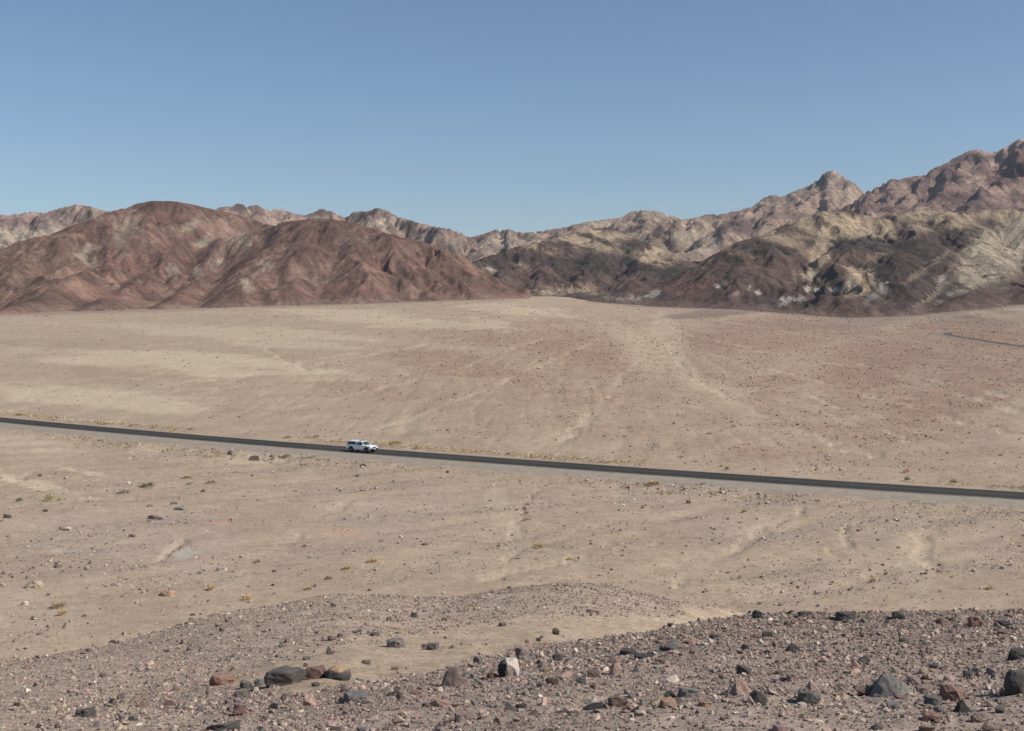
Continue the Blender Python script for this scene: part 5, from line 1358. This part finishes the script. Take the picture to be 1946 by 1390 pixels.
SHRUBS = [
 (281, 926, 36, 12, 'olive', 'wide spiky grey-green bush on the valley floor beside a wash'),
 (93, 953, 21, 15, 'lime', 'yellow-green rounded bush on the valley floor'),
 (113, 951, 9, 6, 'lime', 'tiny yellow-green tuft beside the yellow-green rounded bush'),
 (36, 954, 16, 9, 'green', 'dark green low bush past the yellow-green rounded one'),
 (236, 938, 28, 10, 'grey', 'grey dry bush between the spiky and the yellow-green bushes'),
 (363, 921, 17, 9, 'grey', 'grey-brown bush, first of two on the edge of a wash'),
 (402, 919, 27, 9, 'brown', 'brown bush with an ochre edge, second of two on the edge of a wash'),
 (357, 909, 25, 8, 'brown', 'low reddish-brown bush above the grey-brown one'),
 (1381, 894, 11, 9, 'green', 'small green bush at the far edge of the asphalt, on its own'),
 (1724, 915, 14, 11, 'green', 'taller green bush with a dry tuft behind it at the far road edge'),
 (1812, 919, 16, 9, 'green', 'round green bush at the far road edge next to the taller one'),
 (1722, 899, 16, 8, 'ochre', 'dry ochre tuft behind the taller green roadside bush'),
 (1077, 875, 12, 6, 'lime', 'pale green tuft at the far road edge beyond the truck'),
 (1155, 880, 13, 5, 'olive', 'low olive tuft on the far road edge between pale green and green ones'),
 (1295, 871, 12, 6, 'brown', 'brown tuft a little way up the fan from the road'),
 (1394, 812, 12, 6, 'olive', 'olive bush standing out on the fan above the road'),
 (1348, 826, 15, 5, 'ochre', 'flat ochre tuft on the fan below an olive bush'),
 (35, 790, 12, 5, 'olive', 'low bush at the far end of the road by the picture edge'),
 (65, 793, 12, 5, 'olive', 'second low bush from the far end of the road'),
 (103, 797, 20, 7, 'olive', 'widest of the low bushes along the far stretch of road'),
 (200, 807, 12, 6, 'olive', 'olive bush beside the road after the widest low one'),
 (249, 811, 10, 5, 'brown', 'small brown bush beside the road before the bend in the verge'),
 (290, 814, 10, 5, 'olive', 'small olive bush beside the road next to the small brown one'),
 (362, 817, 12, 6, 'brown', 'brown rounded bush on the road verge, midway to the truck'),
 (546, 833, 20, 6, 'ochre', 'ochre tuft on the verge behind the truck'),
 (600, 832, 17, 6, 'brown', 'brown bush on the verge close behind the truck'),
 (750, 845, 32, 9, 'ochre', 'wide ochre clump on the verge just ahead of the truck'),
 (793, 853, 20, 7, 'olive', 'olive bush on the verge past the wide ochre clump'),
 (400, 1122, 19, 12, 'ochre', 'round ochre grass tuft past the orange-red slab'),
 (468, 1141, 25, 12, 'ochre', 'ochre grass tuft right behind the crest of the mound'),
 (118, 1170, 20, 14, 'ochre', 'ochre tuft with brown twigs beside a round grey stone'),
 (112, 1155, 34, 14, 'brown', 'thin brown twiggy bush behind the ochre tuft with twigs'),
 (488, 1070, 20, 8, 'ochre', 'pale dry tuft past the pale flat stone'),
 (658, 1083, 22, 10, 'ochre', 'bright ochre tuft, middle of three behind the mound'),
 (708, 1069, 30, 8, 'ochre', 'wide flat ochre tuft, farthest of three behind the mound'),
 (625, 1101, 18, 9, 'ochre', 'ochre tuft, nearest of three behind the mound'),
 (585, 1121, 20, 7, 'ochre', 'ochre tuft half hidden by the top of the mound'),
 (1024, 1041, 26, 10, 'ochre', 'ochre tuft beside a forking wash in the middle of the floor'),
 (1001, 989, 22, 7, 'brown', 'brown tuft at the bend of the wash in the middle of the floor'),
 (1082, 1065, 18, 7, 'ochre', 'small ochre tuft past the forking wash'),
 (1658, 1107, 15, 10, 'ochre', 'orange-brown upright tuft on the floor behind the spur'),
 (1880, 1121, 17, 9, 'ochre', 'ochre tuft on the floor close behind the spur crest'),
 (1414, 975, 13, 9, 'ochre', 'ochre tuft on the floor short of the road shoulder'),
 (1336, 921, 12, 6, 'olive', 'olive tuft on the near shoulder of the road'),
 (1240, 922, 40, 9, 'ochre', 'broad ochre clump below the near shoulder among stones'),
 (545, 868, 24, 8, 'grey', 'grey dry clump below the road shoulder past the brown rock'),
 (595, 870, 22, 8, 'grey', 'second grey dry clump below the road shoulder'),
 (270, 834, 8, 5, 'green', 'tiny dark green tuft on the near shoulder of the road'),
]
for px, py, w, h, c, lab in SHRUBS:
    x, y = hit(px, py)
    dist = math.hypot(x, y)
    shrub(x, y, w * dist / F, h * dist / F * 1.1, c, lab)
n = 0
while n < 60:
    u = random.uniform(-.42, .42); d = 150 * (600 / 150) ** random.random(); x, y = u * d, d
    rd = float(road_dist(np.array([x]), np.array([y]))[0])
    if rd < 9: continue
    c = random.choice(('ochre', 'ochre', 'olive', 'brown', 'grey'))
    shrub(x, y, random.uniform(.6, 1.2) * (.5 + d / 600), random.uniform(.3, .5) * (.5 + d / 600), c, {'ochre': 'dry ochre tuft', 'olive': 'small olive bush', 'brown': 'small brown bush', 'grey': 'small grey bush'}[c] + ' scattered on the wide stony fan', 'bushes scattered on the fan')
    n += 1
# scrub too small and too many to count
def scrub():
    x, y = cloud(26000, 80, 950, .5)
    px, py = project(x, y, ground(x, y)); rd = road_dist(x, y)
    dens = .08 + .9 * sstep(.05, .5, fbm(x * .025, y * .025, 81, 4)) + 4.0 * np.exp(-((rd - 8.5) / 2.2) ** 2) * sstep(-.2, .4, fbm(x * .06, y * .06, 83, 3)) + .9 * np.exp(-((rd + 13) / 3) ** 2)
    k = ((rd > 6) | (rd < -10)) & (y < base_d(px)) & (rng.random(len(x)) < dens * np.where(px < 700, .6, 1)) & (px > -300) & (px < 2250)
    # dry grass in patches along both verges
    vx = rng.uniform(-190, 75, 5200); vr = np.where(rng.random(5200) < .75, rng.normal(8.0, 1.3, 5200), rng.normal(-12.5, 1.8, 5200))
    vy = road_y(vx) + vr / np.cos(np.arctan(np.polyval(np.polyder(ROADP), vx)))
    vk = rng.random(5200) < sstep(-.15, .3, fbm(vx * .05, vr * .2, 85, 3))
    x, y = np.concatenate([x[k], vx[vk]]), np.concatenate([y[k], vy[vk]]); z = ground(x, y); n = len(x)
    prot = np.stack([blade_cloud(200 + i, 9, 1, .5, width=.09) for i in range(12)])
    V = prot[rng.integers(0, 12, n)]
    s = rng.uniform(.3, .8, n) * (.5 + y / 450); s[n - int(vk.sum()):] *= 1.6; h = s * rng.uniform(.4, .75, n)
    V = V * np.stack([s, s, h], -1)[:, None] + np.stack([x, y, z - .02], -1)[:, None]
    pc = np.array([PLANT[c] for c in ('ochre', 'ochre', 'grey', 'olive', 'brown')])
    T = pc[rng.integers(0, 5, n)] * rng.uniform(.8, 1.25, (n, 1))
    m = NT('dry_scrub', .9, .1); m.base(m.attr('Col').outputs['Color'])
    o = link(bpy.data.objects.new('scrub', tri_mesh('scrub', V.reshape(-1, 3), m.m, np.repeat(T, 27, 0))))
    tag(o, kind='stuff')
scrub()

# ------------------------------------------------------------------ the pickup truck
def mesh_from(name, verts, faces, mat, parent, bevel=0.0, seg=2, smooth=False):
    bm = bmesh.new()
    vs = [bm.verts.new(v) for v in verts]
    for f in faces: bm.faces.new([vs[i] for i in f])
    bmesh.ops.recalc_face_normals(bm, faces=bm.faces)
    if bevel:
        bmesh.ops.bevel(bm, geom=[e for e in bm.edges if len(e.link_faces) == 2 and e.calc_face_angle(0) > .45], offset=bevel, segments=seg, profile=.6, affect='EDGES', clamp_overlap=True)
    me = bpy.data.meshes.new(name); bm.to_mesh(me); bm.free()
    if smooth: me.polygons.foreach_set('use_smooth', [True] * len(me.polygons))
    me.materials.append(mat)
    return link(bpy.data.objects.new(name, me), parent)
def prism(name, prof, y0, y1, mat, parent, bevel=0.0, inset=None):
    """a side profile (x, z) carried across the truck from y0 to y1"""
    n = len(prof)
    V = [(x, y0, z) for x, z in prof] + [(x, y1, z) for x, z in prof]
    if inset: V = [inset(*v) for v in V]
    Fc = [list(range(n)), list(range(2 * n - 1, n - 1, -1))] + [[i, i + n, (i + 1) % n + n, (i + 1) % n] for i in range(n)]
    return mesh_from(name, V, Fc, mat, parent, bevel)
def box(name, c, s, mat, parent, bevel=.01):
    x, y, z = c; a, b, d = (v / 2 for v in s)
    V = [(x + i * a, y + j * b, z + k * d) for i in (-1, 1) for j in (-1, 1) for k in (-1, 1)]
    return mesh_from(name, V, [(0, 1, 3, 2), (4, 6, 7, 5), (0, 4, 5, 1), (2, 3, 7, 6), (0, 2, 6, 4), (1, 5, 7, 3)], mat, parent, bevel)
def sheet(name, P, mat, parent, thick=.02):
    """a flat panel of four or more corners, given its own thickness inwards"""
    P = [Vector(p) for p in P]; nrm = (P[1] - P[0]).cross(P[2] - P[1]).normalized()
    V = P + [p - nrm * thick for p in P]; n = len(P)
    return mesh_from(name, [tuple(v) for v in V], [list(range(n)), list(range(2 * n - 1, n - 1, -1))] + [[i, i + n, (i + 1) % n + n, (i + 1) % n] for i in range(n)], mat, parent)
def wheel_ring(name, r0, r1, w, mat, parent, seg=32):
    prof = [(r0, -w / 2), (r1 - .03, -w / 2), (r1, -w / 2 + .03), (r1, w / 2 - .03), (r1 - .03, w / 2), (r0, w / 2)]
    V = []; Fc = []; m = len(prof)
    for i in range(seg):
        a = 2 * math.pi * i / seg
        V += [(r * math.cos(a), y, r * math.sin(a)) for r, y in prof]
    for i in range(seg):
        for j in range(m):
            Fc.append([i * m + j, ((i + 1) % seg) * m + j, ((i + 1) % seg) * m + (j + 1) % m, i * m + (j + 1) % m])
    return mesh_from(name, V, Fc, mat, parent)

def build_truck():
    paint = plain('white_paint', (.78, .79, .80), .35, .5)
    glass = NT('dark_glass', .06, .6); glass.base((.012, .014, .016)); glass = glass.m
    wind = NT('windscreen_glass', .08, .6); wind.base((.045, .055, .05)); wind = wind.m
    rubber = plain('tyre_rubber', (.018, .018, .018), .85, .2)
    black = plain('black_plastic', (.025, .025, .026), .6, .3)
    alloy = plain('grey_alloy', (.13, .13, .135), .5, .4, .3)
    chrome = plain('bright_metal', (.6, .6, .6), .25, .5, .9)
    lamp = plain('headlight_glass', (.75, .75, .72), .12, .6)
    red = plain('tail_lamp', (.35, .02, .02), .25, .5)
    root = link(bpy.data.objects.new('pickup_truck', None))
    tag(root, 'white pickup truck with a windowed canopy over its bed driving on the asphalt road', 'truck')
    def arch(cx, r, a0=math.pi, a1=0, n=11):
        return [(cx + r * math.cos(a0 + (a1 - a0) * i / (n - 1)), .40 + r * math.sin(a0 + (a1 - a0) * i / (n - 1))) for i in range(n)]
    FW, RW_ = 1.62, -1.56
    prof = [(-2.58, .52), (RW_ - .47, .46)] + arch(RW_, .47) + [(RW_ + .47, .44), (FW - .47, .44)] + arch(FW, .47) + [(FW + .47, .46), (2.40, .50), (2.52, .60), (2.54, .86), (2.46, .98), (2.2, 1.05), (1.22, 1.13), (.95, 1.12), (-2.58, 1.08)]
    def tumble(x, y, z):
        k = 1 - max(0, z - .85) * .10 - max(0, .6 - z) * .12
        if x > 1.6: k *= 1 - (x - 1.6) ** 2 * .09
        return (x, y * k, z)
    prism('body', prof, -.88, .88, paint, root, .03, tumble)
    # engine hood, slightly raised
    hood = mesh_from('hood', [tumble(2.3, -.70, 1.04), tumble(2.3, .70, 1.04), tumble(1.2, .76, 1.135), tumble(1.2, -.76, 1.135), (2.24, -.6, 1.075), (2.24, .6, 1.075), (1.22, .66, 1.17), (1.22, -.66, 1.17)],
                     [(0, 1, 2, 3), (4, 5, 6, 7), (0, 1, 5, 4), (1, 2, 6, 5), (2, 3, 7, 6), (3, 0, 4, 7)], paint, root, .012)
    box('underbody', (0, 0, .46), (4.5, 1.3, .2), black, root, .02)
    # cab
    cb, ct = 1.10, 1.72
    B = [(-.46, .845), (1.20, .80)]; T = [(-.42, .69), (.40, .66)]
    def cab_y(x, z):
        t = (z - cb) / (ct - cb)
        yb = .845 + (x + .46) / 1.66 * -.045
        return yb + (.675 - yb) * t
    cab = mesh_from('cab', [(-.46, -.845, cb), (-.46, .845, cb), (1.20, .80, cb), (1.20, -.80, cb), (-.42, -.69, ct), (-.42, .69, ct), (.40, .66, ct), (.40, -.66, ct)],
                    [(0, 1, 2, 3), (4, 7, 6, 5), (0, 4, 5, 1), (1, 5, 6, 2), (2, 6, 7, 3), (3, 7, 4, 0)], paint, root, .045)
    def cside(name, pts, s, parent, mat=glass, off=.012):
        P = [(x, s * (cab_y(x, z) + off), z) for x, z in pts]
        if s < 0: P = P[::1]
        else: P = P[::-1]
        return sheet(name, P, mat, parent, .02)
    for s in (-1, 1):
        door = prism('door', [(-.02, .52), (1.02, .52), (1.12, .7), (1.12, 1.09), (-.02, 1.09)], s * .868, s * .893, paint, root, .006, lambda x, y, z: (x, y * (1 - max(0, z - .85) * .10), z))
        h = box('handle', (.12, s * .905, 1.0), (.16, .03, .045), black, door, .006)
        cside('window', [(.02, 1.16), (.98, 1.16), (.62, 1.61), (.05, 1.63)], s, root)
        cside('window', [(-.38, 1.17), (-.08, 1.16), (-.05, 1.62), (-.32, 1.62)], s, root)
        m = box('side_mirror', (.93, s * .97, 1.20), (.10, .18, .15), paint, root, .02)
        sheet('mirror_glass', [(.878, s * .97 - .07, 1.14), (.878, s * .97 + .07, 1.14), (.878, s * .97 + .07, 1.26), (.878, s * .97 - .07, 1.26)], glass, m, .005)
        for cx in (FW, RW_):
            a = arch(cx, .53, math.pi + .08, -.08, 13); b = arch(cx, .465, math.pi + .08, -.08, 13)
            ring = a + b[::-1]
            n = len(ring)
            V = [(x, s * .875 * (1 if cx < 0 else .985), z) for x, z in ring] + [(x, s * .925 * (1 if cx < 0 else .985), z) for x, z in ring]
            q = len(a)
            Fc = []
            for i in range(q - 1):
                j = n - 1 - i
                Fc += [[i, i + 1, j - 1, j], [i + n, j + n, j - 1 + n, i + 1 + n], [i, i + n, i + 1 + n, i + 1], [j, j - 1, j - 1 + n, j + n]]
            Fc += [[0, n - 1, 2 * n - 1, n], [q - 1, q - 1 + n, q + n, q]]
            mesh_from('wheel_arch', V, Fc, black, root)
        box('side_step', (.35, s * .86, .40), (1.5, .14, .06), alloy, root, .02)
        box('headlight', (2.44, s * .66, .90), (.16, .30, .15), lamp, root, .03)
        box('fog_lamp', (2.565, s * .52, .60), (.06, .13, .10), lamp, root, .02)
        box('tail_lamp', (-2.57, s * .80, .88), (.06, .12, .32), red, root, .015)
    # windscreen on the sloping front of the cab
    def cfront(y, t): return (1.20 + (.40 - 1.20) * t + .014, y, cb + (ct - cb) * t + .012)
    sheet('windscreen', [cfront(-.70, .10), cfront(.70, .10), cfront(.58, .88), cfront(-.58, .88)], wind, root, .02)
    # canopy over the bed
    kb, kt = 1.09, 1.76
    can = mesh_from('canopy', [(-2.58, -.86, kb), (-2.58, .86, kb), (-.50, .86, kb), (-.50, -.86, kb), (-2.34, -.71, kt), (-2.34, .71, kt), (-.49, .71, kt - .02), (-.49, -.71, kt - .02)],
                    [(0, 1, 2, 3), (4, 7, 6, 5), (0, 4, 5, 1), (1, 5, 6, 2), (2, 6, 7, 3), (3, 7, 4, 0)], paint, root, .05)
    for s in (-1, 1):
        P = [(x, s * (.86 + (.71 - .86) * (z - kb) / (kt - kb) + .012), z) for x, z in ((-2.36, 1.20), (-.62, 1.20), (-.62, 1.60), (-2.20, 1.60))]
        w = sheet('window', P if s < 0 else P[::-1], glass, can, .02)
    sheet('rear_window', [(-2.545, .66, 1.24), (-2.545, -.66, 1.24), (-2.43, -.58, 1.62), (-2.43, .58, 1.62)], glass, can, .015)
    # nose and tail
    box('grille', (2.535, 0, .86), (.06, .92, .17), black, root, .02)
    bp = box('front_bumper', (2.56, 0, .61), (.18, 1.66, .24), black, root, .05)
    sheet('number_plate', [(2.656, -.16, .56), (2.656, .16, .56), (2.656, .16, .68), (2.656, -.16, .68)], lamp, bp, .008)
    box('rear_bumper', (-2.66, 0, .55), (.16, 1.6, .18), alloy, root, .03)
    rk = box('roof_rack', (.05, 0, 1.80), (.05, 1.1, .03), black, root, .01)
    box('rack_bar', (-.25, 0, 1.80), (.05, 1.1, .03), black, rk, .01)
    for bx in (.05, -.25):
        for s in (-1, 1): box('rack_foot', (bx, s * .5, 1.755), (.05, .05, .07), black, rk, .005)
    # four wheels
    for cx in (FW, RW_):
        for s in (-1, 1):
            w = link(bpy.data.objects.new('wheel', None), root)
            w.location = (cx, s * .76, .385); w.empty_display_size = .1
            wheel_ring('tyre', .23, .385, .25, rubber, w)
            rim = wheel_ring('rim', .05, .235, .19, alloy, w, 24)
    # stand it on its lane
    xs = np.linspace(-60, 20, 4001)
    sl = np.polyval(np.polyder(ROADP), xs); ln = np.sqrt(1 + sl * sl)
    lx = xs + 1.8 * sl / ln; ly = road_y(xs) - 1.8 / ln
    lz = road_z(xs) + .34 - 1.8 * .015
    px, _ = project(lx, ly, lz + .9)
    k = int(np.argmin(np.abs(px - 688)))
    root.location = (lx[k], ly[k], lz[k] + .004)
    dz = (lz[k + 40] - lz[k - 40]) / math.hypot(lx[k + 40] - lx[k - 40], ly[k + 40] - ly[k - 40])
    root.rotation_euler = (0, -math.atan(dz), math.atan2(sl[k], 1))
build_truck()

# ------------------------------------------------------------------ the air
def haze(density):
    m = bpy.data.materials.new('haze_air')
    m.use_nodes = True
    t = m.node_tree; t.nodes.clear()
    out = t.nodes.new('ShaderNodeOutputMaterial'); v = t.nodes.new('ShaderNodeVolumePrincipled')
    v.inputs['Color'].default_value = (.80, .88, 1.0, 1); v.inputs['Density'].default_value = density; v.inputs['Anisotropy'].default_value = .2
    t.links.new(v.outputs[0], out.inputs['Volume'])
    bm = bmesh.new(); bmesh.ops.create_cube(bm, size=1.0)
    me = bpy.data.meshes.new('haze'); bm.to_mesh(me); bm.free(); me.materials.append(m)
    o = link(bpy.data.objects.new('haze', me))
    lo, hi = [1e9] * 3, [-1e9] * 3
    bpy.context.view_layer.update()
    for q in S.objects:
        if q.type == 'MESH' and q is not o:
            for c in q.bound_box:
                w = q.matrix_world @ Vector(c)
                for i in range(3): lo[i] = min(lo[i], w[i]); hi[i] = max(hi[i], w[i])
    lo = [v - 1.0 for v in lo]; hi = [v + 3.0 for v in hi]
    o.location = [(a + b) / 2 for a, b in zip(lo, hi)]; o.scale = [b - a for a, b in zip(lo, hi)]
    tag(o, kind='stuff')
haze(HAZE)
